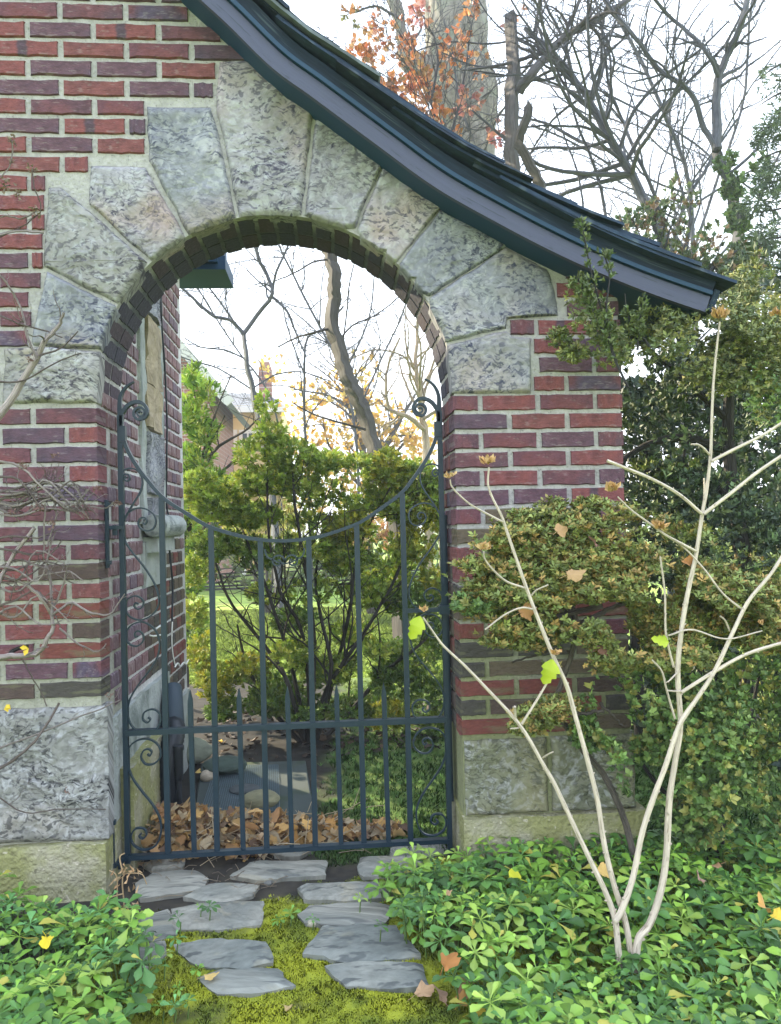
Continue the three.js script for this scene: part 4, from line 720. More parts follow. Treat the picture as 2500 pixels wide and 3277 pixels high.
// ---- moss nap and lawn grass
{
  const gb = new GB(); for (let k = 0; k < 7; k++) { const a = rnd() * 6.28, r = rr(0, 0.006), x = Math.cos(a) * r, z = Math.sin(a) * r, d = V(rr(-0.6, 0.6), 1, rr(-0.6, 0.6)).normalize(), h = rr(0.002, 0.006), w = 0.0012; const A = gb.v(x - w, 0, z, WHITE), B = gb.v(x + w, 0, z + w, WHITE), T = gb.v(x + d.x * h, d.y * h, z + d.z * h, WHITE); gb.t(A, B, T); }
  const list = []; const r2 = mulberry(5);
  for (let k = 0; k < 260000 && list.length < 60000; k++) { const x = -0.9 + 2.2 * r2(), z = -0.9 + 1.75 * Math.sqrt(r2()) ; const m = mossAt(x, z) * (1 - grassAt(x, z)); if (r2() > m || onFlag(x, z)) continue; if (smooth(0.12, 0.45, fbm3(x * 6, 5, z * 6, 4, 16)) > r2() * 1.2) continue; list.push([x, z]); }
  const mg = gb.geo(); { const nn = mg.attributes.normal; for (let k = 0; k < nn.count; k++) nn.setXYZ(k, 0, 1, 0); }
  const im = new THREE.InstancedMesh(mg, mat({ roughness: 1 }), list.length), m4 = new THREE.Matrix4(), q = new THREE.Quaternion(), col = new THREE.Color();
  const gy = (x, z) => fbm3(x * 3, 0, z * 3, 4, 5) * 0.014 + mossAt(x, z) * fbm3(x * 13, 0, z * 13, 3, 12) * 0.012;
  list.forEach(([x, z], k) => { q.setFromAxisAngle(V(0, 1, 0), r2() * 6.28); const s = 0.8 + r2() * 0.9; m4.compose(V(x, gy(x, z) - 0.001, z), q, V(s, s, s)); im.setMatrixAt(k, m4); const t = 0.7 + r2() * 0.6, y = clamp(0.5 + fbm3(x * 9, 2, z * 9, 3, 6) * 1.6); col.setRGB(lerp(0.17, 0.4, y) * t, lerp(0.22, 0.42, y) * t, 0.024 * t); im.setColorAt(k, col); });
  im.name = 'moss'; im.castShadow = im.receiveShadow = true; im.userData = { kind: 'stuff', label: 'yellow-green moss between the stones of the path' }; scene.add(im);
  // grass blades behind the gate
  const g2 = new GB(); for (let k = 0; k < 9; k++) { const a = rnd() * 6.28, r = rr(0, 0.02), x = Math.cos(a) * r, z = Math.sin(a) * r, d = V(rr(-0.8, 0.8), 1, rr(-0.8, 0.8)).normalize(), h = rr(0.012, 0.028), w = 0.0016; const A = g2.v(x - w, 0, z, WHITE), B = g2.v(x + w, 0, z, WHITE), C = g2.v(x + d.x * h * 0.5 + w * 0.7, d.y * h * 0.6, z + d.z * h * 0.5, WHITE), T = g2.v(x + d.x * h, d.y * h * 0.9, z + d.z * h, WHITE); g2.t(A, B, C); g2.t(A, C, T); }
  const L2 = []; for (let k = 0; k < 400000 && L2.length < 42000; k++) { const z = -0.15 - 9 * Math.pow(r2(), 1.7), x = -2.6 + 5.2 * r2(); if (z > -3.4 && (r2() > grassAt(x, z) || (x < -0.15 && z > -1.7))) continue; L2.push([x, z]); }
  const gg = g2.geo(); { const nn = gg.attributes.normal; for (let k = 0; k < nn.count; k++) nn.setXYZ(k, 0, 1, 0); }
  const ig = new THREE.InstancedMesh(gg, mat({ roughness: 0.8 }), L2.length);
  L2.forEach(([x, z], k) => { q.setFromAxisAngle(V(0, 1, 0), r2() * 6.28); const s = 0.8 + r2() * 0.8 + clamp(-z - 3, 0, 3) * 0.3; m4.compose(V(x, z < -3.4 ? -0.02 : gy(x, z) - 0.002, z), q, V(s, s * 0.8, s)); ig.setMatrixAt(k, m4); const t = 0.7 + r2() * 0.7; { const f = clamp((-z - 1.8) / 1.5); col.setRGB(lerp(0.085, 0.24, f) * t, lerp(0.19, 0.34, f) * t, 0.035 * t); }; ig.setColorAt(k, col); });  // blades darker near the gate, brighter beyond: shade and sunlight put into the colour
  ig.name = 'grass'; ig.receiveShadow = true; ig.userData = { kind: 'stuff', label: 'short green grass behind the gate' }; scene.add(ig);
}

// ---- the bare pale sapling in front of the pier
{
  const z0 = G(2020, 3108, 0.0).z, b = G(2020, 3108, 0.0), tree = thing('bare_sapling', 'leafless pale-barked sapling with four stems growing out of the ground cover', 'sapling', b);
  M.sap = mat({ map: tex(128, 128, (u, v) => { const g = 1 + 0.25 * pf(u, v, 10, 4, 9), s = smooth(0.35, 0.55, pf(u, v, 14, 3, 19)); return mix3([0.64 * g, 0.55 * g, 0.44 * g], [0.27, 0.21, 0.14], s * 0.75); }), roughness: 0.8, bumpMap: barkBump, bumpScale: 0.002 });
  const S = (name, px, w0, w1, z = 0, dz = 0, knobs = true) => {   // widths in picture units
    const n = px.length, pts = px.map(([a, c], k) => P(a, c, z0 + z + dz * k / (n - 1))), sp = spline(pts, n * 4), gb = new GB(), f = (2.6 - z0 - z) / FOCAL / 2;
    const rad = radii(sp.length, w0 * f * 0.62, w1 * f * 0.76).map((r, k) => r * (1 + 0.05 * noise3(k * 0.7, px[0][0], 0)));
    tube(gb, sp, rad, 9, WHITE, 3);
    if (knobs) for (let k = 2; k < sp.length - 1; k += 2) { if (rnd() < 0.35) continue; const d = rdir(); d.z = Math.abs(d.z) * 0.5; const t = sp[k + 1].clone().sub(sp[k]).normalize(); d.addScaledVector(t, 0.5 - d.dot(t)).normalize(); const p = sp[k].clone().addScaledVector(d, rad[k] * 0.5); tube(gb, [p, p.clone().addScaledVector(d, rad[k] * 0.75 + 0.0008), p.clone().addScaledVector(d, rad[k] * 1.1 + 0.0022)], [rad[k] * 0.55, rad[k] * 0.42, 0.0004], 5, WHITE, 3); }
    return mesh(name, gb.geo(), M.sap, tree);
  };
  S('stem', [[1992, 3150], [1987, 3119], [1977, 3020], [1968, 2941], [1940, 2860], [1890, 2755], [1830, 2628], [1771, 2502], [1745, 2458], [1667, 2325], [1559, 2205], [1481, 2124], [1417, 2064], [1384, 2019], [1354, 1975]], 37, 7);
  S('stem', [[2035, 3130], [2024, 3082], [2001, 2948], [1964, 2829], [1934, 2703], [1912, 2561], [1882, 2440], [1838, 2280], [1815, 2198], [1771, 2101], [1726, 1990], [1689, 1893], [1655, 1796], [1622, 1700], [1607, 1655], [1575, 1590], [1562, 1550], [1565, 1495]], 34, 8, -0.01);
  S('stem', [[1968, 2950], [1987, 2918], [2024, 2814], [2057, 2658], [2091, 2554], [2128, 2457], [2173, 2324], [2202, 2275], [2225, 2243], [2284, 2153], [2344, 2027], [2396, 1923], [2470, 1833], [2530, 1735]], 34, 14, 0.01);
  S('stem', [[2040, 3140], [2035, 3074], [2046, 3000], [2076, 2963], [2113, 2859], [2132, 2747], [2143, 2554], [2160, 2443], [2178, 2324], [2169, 2146], [2184, 1997], [2205, 1880], [2227, 1781], [2247, 1649], [2263, 1558], [2275, 1445], [2277, 1377], [2284, 1218], [2295, 1104], [2304, 1030]], 44, 8, 0.0, -0.02);
  const B = (px, w0 = 14, w1 = 7, dz = 0.03) => S('branch', px, w0, w1, 0, dz);
  B([[1612, 1672], [1570, 1650], [1500, 1610], [1445, 1555], [1441, 1535]], 12, 6); B([[1680, 1882], [1620, 1860], [1580, 1825], [1550, 1785], [1549, 1765]], 12, 6); B([[1707, 1950], [1670, 1945], [1620, 1965], [1552, 2015]], 11, 7);
  B([[1702, 1905], [1715, 1890], [1735, 1880], [1755, 1872]], 10, 6); B([[1670, 2317], [1726, 2228], [1765, 2155], [1778, 2100]], 14, 8, 0.01); B([[1737, 2425], [1752, 2415], [1771, 2406]], 9, 6); B([[1660, 2330], [1633, 2332]], 9, 6); B([[1650, 2300], [1648, 2270], [1648, 2262]], 12, 12);
  B([[2247, 1645], [2172, 1581], [2082, 1531], [2027, 1508], [1943, 1474]], 18, 14); B([[2252, 1645], [2336, 1581], [2422, 1513], [2530, 1440]], 20, 14); B([[2277, 1476], [2354, 1436], [2436, 1395], [2540, 1330]], 18, 12); B([[2272, 1456], [2240, 1425], [2213, 1422]], 11, 8);
  B([[2229, 1765], [2182, 1740], [2132, 1713], [2082, 1677], [2014, 1627], [1977, 1590]], 15, 7); B([[2132, 1713], [2191, 1754], [2254, 1822], [2313, 1899], [2372, 1948]], 9, 9, 0); B([[2156, 2135], [2132, 2034], [2128, 1900], [2113, 1781]], 13, 8); B([[2139, 2034], [2210, 2015], [2321, 2045], [2440, 2019]], 11, 6);
  B([[2182, 2215], [2292, 2146], [2388, 2094], [2520, 2052]], 20, 14); B([[2160, 2300], [2135, 2213], [2117, 2146], [2087, 2112]], 12, 7); B([[2170, 2150], [2140, 2180], [2130, 2185]], 9, 5); B([[2253, 1600], [2254, 1560], [2254, 1530]], 9, 7, 0); B([[2136, 2210], [2160, 2212], [2185, 2213]], 10, 8, 0); B([[2336, 2020], [2320, 1985], [2305, 1972]], 10, 7);
  const budMat = mat({ vertexColors: true, roughness: 0.8 });
  const bud = (px, py, n, s) => { const p = P(px, py, z0 + 0.02), gb = new GB(); for (let k = 0; k < n; k++) { const d = V(rr(-1, 1), rr(0.5, 1.6), rr(-1, 1)).normalize(), c = mix3([0.6, 0.42, 0.2], [0.5, 0.28, 0.1], rnd()), q = p.clone().add(V(rr(-0.4, 0.4) * s, rr(-0.2, 0.1) * s, rr(-0.3, 0.3) * s)); leaf(gb, q, d, rdir().cross(d).normalize(), s * rr(0.5, 0.95), s * 0.34, c, 0.6); leaf(gb, q, d, rdir().cross(d).normalize(), s * rr(0.4, 0.8), s * 0.3, c, 0.6); } return mesh('bud', gb.geo(), budMat, tree); };
  bud(2304, 1012, 34, 0.034); bud(1562, 1480, 26, 0.028); bud(1441, 1526, 12, 0.021); bud(1549, 1755, 26, 0.026); bud(1357, 1954, 7, 0.02); bud(1782, 2092, 14, 0.026); bud(2112, 1688, 26, 0.03); bud(1957, 1567, 26, 0.03); bud(2436, 1996, 7, 0.018); bud(2495, 1005, 16, 0.03);
  const lm = leafMat(0.4, 0.6), lf = (px, py, dx, dy, s) => { const p = P(px, py, z0 + 0.015), d = V(dx, dy, 0.1).normalize(), sd = V(-d.y, d.x, 0.35).normalize(), gb = new GB(), c = [0.5, 0.62, 0.03];
    const pr = [[0, 0.04, 0], [0.2, 0.26, 0.06], [0.38, 0.36, 0.1], [0.45, 0.24, 0.1], [0.62, 0.3, 0.05], [0.7, 0.17, 0], [0.85, 0.2, -0.06], [1, 0.02, -0.1]]; const m = [], L = [], R = [];
    for (const [t, w, h] of pr) { const q = p.clone().addScaledVector(d, s * t).add(V(0, 0, h * s)); m.push(gb.v(q.x, q.y, q.z, c)); const a = q.clone().addScaledVector(sd, w * s).add(V(0, 0, w * s * 0.5)), b2 = q.clone().addScaledVector(sd, -w * s).add(V(0, 0, w * s * 0.2)); L.push(gb.v(a.x, a.y, a.z, [0.56, 0.68, 0.05])); R.push(gb.v(b2.x, b2.y, b2.z, [0.42, 0.56, 0.02])); }
    for (let k = 0; k < pr.length - 1; k++) { gb.t(m[k], m[k + 1], L[k]); gb.t(L[k], m[k + 1], L[k + 1]); gb.t(m[k], R[k], m[k + 1]); gb.t(R[k], R[k + 1], m[k + 1]); }
    mesh('leaf', gb.geo(), lm, tree).userData.label = 'yellow-green leaf still on the twig'; };
  lf(1345, 1972, -0.45, -1, 0.064); lf(1768, 2110, -0.4, -1, 0.068); lf(2140, 2055, -1, 0.25, 0.048);
}

// ---- shrubs on the right
const AZ = [[0.25, 0.24, 0.06], [0.2, 0.24, 0.055], [0.32, 0.26, 0.07], [0.15, 0.2, 0.05], [0.23, 0.27, 0.07], [0.4, 0.27, 0.08], [0.18, 0.23, 0.06], [0.22, 0.26, 0.06]];
const GREEN = [[0.12, 0.21, 0.055], [0.17, 0.28, 0.07], [0.09, 0.16, 0.045], [0.23, 0.33, 0.09], [0.28, 0.28, 0.07]];
const YEW = [[0.16, 0.2, 0.065], [0.21, 0.24, 0.07], [0.28, 0.27, 0.085], [0.12, 0.16, 0.065], [0.2, 0.22, 0.08]];
const cl = (a, z, pal, s = 1) => a.map(([x, y, rx, ry, rz, n, dz = 0, pp]) => [P(x, y, z + dz), [rx, ry, rz], Math.round(n * s), pp ?? pal]);
{
  const t = thing('azalea_bush', 'spreading bronze-green azalea bush with tiered branches before the right-hand brick pier', 'bush', G(1830, 2560, 0.0));
  const gb = new GB();
  foliage(gb, cl([[1500, 1690, .06, .025, .06, 260], [1570, 1730, .1, .035, .08, 520], [1700, 1745, .16, .04, .09, 900], [1860, 1680, .13, .05, .1, 900], [1990, 1740, .16, .06, .1, 1100], [1620, 1830, .1, .05, .1, 700], [1780, 1850, .17, .06, .12, 1700], [1900, 1880, .2, .06, .14, 2200], [2060, 1850, .18, .07, .14, 1800], [2180, 1930, .2, .07, .15, 2100], [1760, 1920, .16, .035, .12, 1300], [1960, 1960, .2, .05, .14, 1900], [2120, 2010, .18, .06, .14, 1500], [1520, 1930, .08, .035, .08, 380, 0, GREEN], [1620, 1980, .08, .03, .08, 220], [1880, 2040, .12, .035, .1, 600], [2330, 1960, .2, .08, .16, 2400], [2470, 2010, .18, .08, .16, 1800], [2230, 1850, .14, .06, .12, 1000], [1640, 1700, .12, .03, .1, 500], [1560, 1800, .1, .03, .08, 400], [1830, 1800, .18, .04, .12, 1100], [1700, 1890, .2, .035, .14, 1400], [1990, 1900, .24, .05, .14, 1800], [2100, 1790, .16, .05, .12, 1000], [2300, 1880, .2, .05, .14, 1300], [1960, 2030, .16, .03, .12, 800], [1500, 1660, .05, .02, .05, 140], [1700, 1800, .34, .17, .14, 420], [1950, 1960, .36, .18, .14, 620], [2200, 1900, .36, .22, .16, 900], [1850, 1700, .3, .1, .12, 420], [1650, 1960, .2, .1, .1, 200], [1480, 1740, .05, .02, .05, 200], [1720, 2010, .14, .04, .1, 700], [1830, 2010, .14, .05, .12, 900], [1920, 2100, .12, .05, .1, 600], [1600, 2050, .06, .02, .05, 160], [1690, 2060, .07, .02, .06, 180], [2020, 2080, .16, .06, .12, 1000], [2150, 2080, .18, .06, .14, 1200], [1800, 1760, .16, .04, .1, 900], [1580, 1880, .1, .03, .08, 350], [1900, 1780, .16, .04, .1, 900], [2120, 1700, .14, .05, .1, 800], [1760, 1620, .05, .03, .05, 160], [1890, 1620, .06, .03, .05, 200], [1960, 1650, .1, .04, .08, 500], [1780, 2260, .08, .03, .06, 240], [1690, 2330, .06, .02, .05, 140], [1720, 2290, .09, .035, .07, 330], [1680, 1650, .05, .02, .05, 120]], 0.3, AZ, 3.8), { len: 0.017, wid: 0.0078, flat: 0.55, gap: -0.1 });
  mesh('foliage', gb.geo(), M.leafShade, t);
  const b = (px, w0, w1, name = 'branch') => { const g = new GB(), sp = spline(px.map(([x, y, z]) => P(x, y, z)), 20); sp.forEach((p, k) => k && p.add(rdir().multiplyScalar(0.003))); tube(g, sp, radii(sp.length, w0, w1), 7, WHITE, 3); mesh(name, g.geo(), bark(0.13, 0.11, 0.09), t); };
  b([[2050, 2860, .16], [2010, 2650, .16], [1940, 2490, .16], [1850, 2380, .18], [1782, 2250, .22], [1830, 2100, .24], [1850, 2000, .26], [1830, 1940, .28]], 0.0115, 0.007, 'stem');
  b([[1640, 2072, .24], [1690, 2050, .25], [1720, 2000, .26], [1800, 1970, .27], [1930, 1940, .3]], 0.004, 0.01); b([[1850, 2000, .26], [1950, 1950, .28], [2080, 1900, .28]], 0.01, 0.005); b([[1850, 2000, .26], [1760, 1900, .25], [1640, 1800, .27], [1540, 1740, .3]], 0.008, 0.003); b([[1830, 1940, .28], [1820, 1830, .28], [1860, 1710, .3]], 0.008, 0.003);
  b([[1640, 2120, .2], [1780, 2080, .22], [1830, 2090, .24]], 0.003, 0.005); b([[1770, 2290, .26], [1850, 2285, .26], [1930, 2275, .25]], 0.005, 0.006); b([[1920, 2250, .25], [1960, 2290, .26], [1990, 2320, .26]], 0.005, 0.003);
}
{
  const t = thing('evergreen_bush', 'dense small-leaved green bush low at the right edge beside the azalea', 'bush', G(2280, 2750, 0.0)), gb = new GB(), g2 = new GB();
  foliage(gb, cl([[1950, 2240, .08, .07, .08, 500, .15], [1890, 2340, .07, .06, .08, 400, .15], [1980, 2420, .1, .07, .08, 500, .15], [2020, 2180, .13, .1, .12, 900], [2180, 2130, .16, .12, .14, 1600], [2360, 2120, .18, .14, .16, 1800], [2520, 2160, .18, .16, .16, 1500], [1960, 2330, .12, .1, .12, 900, .05], [2070, 2330, .16, .13, .14, 1500, .1], [2240, 2320, .18, .15, .16, 2000, .1], [2420, 2330, .2, .17, .18, 2200], [2080, 2460, .12, .1, .12, 900, .1], [2280, 2500, .18, .14, .16, 1700, .05], [2450, 2520, .2, .16, .18, 1800], [1900, 2420, .06, .05, .06, 260, .1], [2240, 2620, .14, .08, .12, 800], [2420, 2650, .18, .08, .14, 1000], [2550, 2400, .2, .3, .2, 1600, -.1], [2480, 1900, .2, .12, .15, 1200, -.1]], 0.1, GREEN, 2.6), { len: 0.021, wid: 0.0125, up: 0.4, flat: 0.2, gap: 0.02 });
  mesh('foliage', gb.geo(), M.leafShade, t);
  for (const q of [[[2280, 2750], [2250, 2560], [2180, 2350], [2120, 2200]], [[2300, 2750], [2330, 2500], [2400, 2300], [2440, 2100]], [[2270, 2750], [2200, 2620], [2080, 2480], [2020, 2380]]]) tube(g2, spline(pxs(q, 0.0), 14), radii(15, 0.014, 0.004), 6); mesh('stem', g2.geo(), M.barkDark, t);
}
{
  const t = thing('tall_hedge', 'tall dark evergreen hedge growing to the right of the brick pier under the eave', 'hedge', G(2350, 2300, 0.0)), gb = new GB();
  foliage(gb, cl([[1920, 1050, .09, .05, .08, 240, .3], [1860, 950, .05, .07, .05, 90, .34], [2010, 1020, .13, .05, .1, 600, .25], [1950, 1120, .1, .06, .1, 380, .2], [2080, 1080, .16, .1, .14, 1300, .1], [2250, 1060, .18, .1, .16, 1500, .05], [2400, 1000, .2, .14, .18, 1800], [2530, 1080, .2, .2, .2, 1600], [2420, 1150, .2, .12, .18, 1600, .1], [2330, 1180, .16, .1, .16, 900], [2480, 900, .2, .12, .2, 1200], [2560, 1250, .2, .16, .2, 1300, .1, GREEN], [1790, 1080, .04, .03, .04, 120, .25], [1830, 1130, .05, .03, .05, 160, .25], [2160, 1180, .14, .08, .14, 700]], -0.05, YEW, 3), { len: 0.018, wid: 0.0078, flat: 0.55, up: 0.3, gap: -0.08 });
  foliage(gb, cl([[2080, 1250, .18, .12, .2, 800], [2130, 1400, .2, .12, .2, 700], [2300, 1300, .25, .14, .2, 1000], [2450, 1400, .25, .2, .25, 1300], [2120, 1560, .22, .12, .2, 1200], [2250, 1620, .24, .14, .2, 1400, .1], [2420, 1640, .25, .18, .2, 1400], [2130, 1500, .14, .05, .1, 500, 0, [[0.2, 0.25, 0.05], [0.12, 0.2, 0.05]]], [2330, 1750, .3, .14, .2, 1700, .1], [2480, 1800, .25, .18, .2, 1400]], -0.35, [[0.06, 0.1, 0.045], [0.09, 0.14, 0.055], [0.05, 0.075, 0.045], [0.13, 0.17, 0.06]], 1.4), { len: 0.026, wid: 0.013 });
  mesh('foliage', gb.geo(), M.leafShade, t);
  const g2 = new GB(); for (const [q, a, c] of [[[[2400, 2350], [2380, 1800], [2350, 1600], [2330, 1400], [2340, 1150]], .035, .018], [[[2345, 1450], [2200, 1400], [2080, 1420], [1990, 1470]], .02, .009], [[[2350, 1600], [2200, 1500], [2050, 1510]], .014, .006], [[[2340, 1250], [2450, 1100], [2520, 950]], .016, .006], [[[2335, 1350], [2150, 1180], [2000, 1060], [1930, 1000]], .014, .004], [[[2180, 1640], [2200, 1540], [2190, 1450], [2220, 1380]], .007, .004]]) tube(g2, spline(pxs(q, -0.3), 18), radii(19, a, c), 7, WHITE, 2); mesh('trunk', g2.geo(), M.barkDark, t);
  const g3 = new GB(); foliage(g3, cl([[2100, 1300, .5, .35, .3, 3500], [2400, 1300, .6, .5, .3, 4200], [2150, 1650, .5, .35, .3, 3500], [2500, 1700, .6, .5, .3, 4200], [2250, 2050, .6, .4, .3, 3500], [2600, 2200, .6, .6, .3, 3000], [2250, 2400, .5, .3, .3, 2000], [2650, 1000, .6, .5, .4, 2600]], -1.1, [[0.035, 0.06, 0.04], [0.05, 0.08, 0.04], [0.07, 0.1, 0.04]]), { len: 0.05, wid: 0.028, shell: 0.9 });  // added backing: the shade inside the hedge is put into dark leaf colours
  const t2 = thing('hedge_backing', 'dark-leaved backing mass added for the shaded depth of the tall hedge at the right edge', 'hedge', G(2350, 2200, 0.0)); mesh('foliage', g3.geo(), M.leafShade, t2); const g4 = new GB(); for (const x of [2050, 2250, 2500]) tube(g4, spline(pxs([[x, 2350], [x - 20, 1900], [x + 30, 1300]], -1.1), 12), radii(13, .03, .012), 6); mesh('trunk', g4.geo(), M.barkDark, t2);
}
{ // sprig of the hedge that stands up before the fascia
  const t = thing('evergreen_shoot', 'upright young evergreen shoot rising in front of the dark eave', 'shoot', P(1985, 1180, 0.34)), gb = new GB(), g2 = new GB();
  const st = [[[2010, 1240], [1960, 1130], [1930, 1010], [1895, 880], [1870, 760], [1862, 700]], [[1960, 1130], [1940, 1000], [1950, 880], [1930, 800]], [[1930, 1060], [1880, 960], [1850, 890]], [[1975, 1160], [1925, 1040], [1860, 900]], [[2040, 1120], [2050, 1020], [2055, 950]], [[2080, 1110], [2010, 1010], [2000, 940]]];
  for (const q of st) { const sp = spline(pxs(q, 0.34), 22); tube(g2, sp, radii(23, .004, .0015), 5); for (let k = 4; k < 23; k++) foliage(gb, [[sp[k], [.018, .014, .018], 14, [[0.09, 0.13, 0.045], [0.12, 0.15, 0.05]]]], { len: .017, wid: .008, tuft: 4 }); }
  mesh('stem', g2.geo(), M.barkGrey, t); mesh('foliage', gb.geo(), M.leafShade, t);
}

// ---- shrubs behind the gate
const CS = [[0.24, 0.34, 0.05], [0.31, 0.4, 0.06], [0.42, 0.46, 0.08], [0.16, 0.25, 0.045], [0.26, 0.36, 0.055]], CY = [[0.4, 0.38, 0.045], [0.3, 0.34, 0.045], [0.2, 0.27, 0.035]], CD = [[0.1, 0.18, 0.035], [0.15, 0.24, 0.045], [0.21, 0.28, 0.05]];
{
  const b = G(990, 2395, 0), t = thing('open_shrub', 'large open evergreen shrub with many dark stems on the lawn right behind the gate', 'shrub', b), z = b.z - 0.15, gb = new GB(), g2 = new GB();
  foliage(gb, cl([[850, 1290, .06, .07, .1, 130], [870, 1380, .1, .08, .15, 330], [800, 1450, .1, .08, .2, 240], [930, 1460, .15, .1, .2, 620], [850, 1540, .18, .08, .25, 620], [1010, 1560, .2, .12, .25, 1300], [700, 1620, .16, .1, .25, 900], [640, 1560, .1, .1, .2, 600], [800, 1650, .18, .07, .25, 900], [1140, 1600, .14, .1, .2, 800], [1240, 1500, .08, .12, .15, 560, .1, CY], [1330, 1530, .14, .1, .2, 900], [1400, 1600, .1, .16, .2, 800], [1350, 1720, .14, .14, .2, 900, 0, CY], [1400, 1850, .1, .14, .2, 700, 0, CY], [1250, 1760, .14, .1, .2, 700], [700, 1740, .16, .08, .25, 800, 0, CD], [850, 1770, .18, .1, .25, 900, 0, CD], [980, 1750, .16, .1, .25, 800], [1110, 1790, .14, .1, .2, 700], [1320, 1930, .16, .1, .2, 800, 0, CD], [1180, 1900, .15, .08, .2, 500], [1000, 1890, .16, .08, .25, 500], [640, 1820, .1, .12, .2, 600], [620, 1960, .07, .1, .15, 300], [850, 1900, .1, .06, .2, 260], [640, 2080, .08, .1, .15, 360, 0, CY], [700, 2180, .12, .1, .2, 500, 0, CY], [800, 2130, .12, .06, .2, 380, 0, CY], [1380, 2040, .12, .12, .2, 600, 0, CD], [1200, 2070, .12, .06, .2, 300], [940, 2090, .13, .08, .2, 480], [1080, 2140, .14, .08, .2, 560], [1260, 2180, .14, .1, .2, 700, 0, CD], [1380, 2200, .12, .12, .2, 700, 0, CD], [720, 2270, .1, .06, .15, 420, 0, CD], [860, 2240, .13, .09, .2, 700, 0, CD], [980, 2270, .13, .08, .2, 620, 0, CD], [1120, 2280, .14, .08, .2, 700, 0, CD], [1250, 2290, .14, .07, .2, 600, 0, CY], [1400, 2310, .1, .06, .15, 420, 0, CD], [920, 2180, .3, .1, .1, 700, -.5, CD], [1200, 2250, .3, .08, .1, 900, -.5, CD], [1100, 1700, .2, .1, .2, 700, -.3], [1240, 1840, .2, .12, .2, 800, -.3], [950, 1980, .16, .08, .2, 450, -.2, CD], [1300, 2100, .2, .12, .2, 800, -.3, CD], [1130, 2020, .14, .08, .2, 400, -.2], [1050, 1480, .12, .07, .2, 420], [1150, 1500, .12, .08, .2, 420], [1120, 1680, .16, .1, .2, 700, 0, CY], [1250, 1620, .16, .1, .2, 700], [1350, 1640, .14, .1, .2, 600, 0, CY], [1000, 1680, .14, .08, .2, 500], [760, 1560, .12, .08, .2, 400]], z, CS, 3), { len: 0.032, wid: 0.0145, up: 0.5, gap: -0.1 });
  mesh('foliage', gb.geo(), M.leaf, t);
  const o = { dens: 3, per: 0.5, len: 0.5, up: 0.3, min: 0.0022, from: 0.3 };
  const st = [[[985, 2400], [960, 2250], [930, 2120], [880, 1960], [820, 1800], [760, 1660]], [[990, 2400], [1000, 2230], [1005, 2050], [985, 1850], [950, 1650], [930, 1450]], [[1000, 2400], [1040, 2250], [1060, 2120], [1030, 1980], [1010, 1830], [1060, 1640]], [[995, 2400], [1050, 2200], [1150, 2050], [1250, 1880], [1330, 1680]], [[980, 2400], [920, 2180], [860, 2080], [740, 1930], [690, 1800]], [[985, 2400], [880, 2280], [800, 2150], [760, 2000]], [[1000, 2400], [1120, 2280], [1230, 2150], [1350, 2060], [1400, 1980]], [[988, 2400], [990, 2200], [960, 2000], [900, 1900], [860, 1700], [860, 1400]], [[1005, 2400], [1080, 2120], [1120, 1950], [1150, 1750], [1250, 1560]]];
  st.forEach((q, k) => { const g = new GB(); grow(g, q.map(([x, y], i) => P(x, y, z + rr(-0.2, 0.2) * (i > 0))), .016, .005, 2, o); mesh('stem', g.geo(), M.barkDark, t); });
}
{
  const b = G(600, 2330, 0), t = thing('leafy_shrub', 'fresh green leafy shrub at the far corner of the side wall', 'shrub', b), z = b.z - 0.5, gb = new GB();
  foliage(gb, cl([[620, 1210, .1, .08, .2, 200], [660, 1260, .1, .08, .2, 220], [610, 1330, .13, .12, .2, 500], [660, 1390, .1, .1, .2, 260], [630, 1470, .12, .12, .2, 420], [600, 1560, .12, .14, .2, 600], [680, 1540, .1, .08, .15, 300], [600, 1700, .12, .14, .2, 500], [610, 1850, .1, .14, .2, 450], [600, 2000, .1, .12, .2, 300]], z, [[0.2, 0.34, 0.06], [0.28, 0.42, 0.07], [0.38, 0.46, 0.09], [0.13, 0.24, 0.05]], 1.4), { len: 0.06, wid: 0.02, up: 0.5 });
  mesh('foliage', gb.geo(), M.leaf, t);
  for (const q of [[[600, 2330], [600, 1900], [620, 1600], [680, 1350], [740, 1200]], [[590, 2330], [580, 1800], [640, 1500], [720, 1330]], [[600, 1700], [680, 1450], [780, 1380], [840, 1330]], [[610, 1600], [720, 1500], [830, 1420]], [[600, 1800], [700, 1620], [800, 1560], [860, 1540]]]) { const g = new GB(); grow(g, pxs(q, z), .014, .004, 1, { dens: 3, len: 0.4, min: .002 }); mesh('stem', g.geo(), M.barkDark, t); }
}

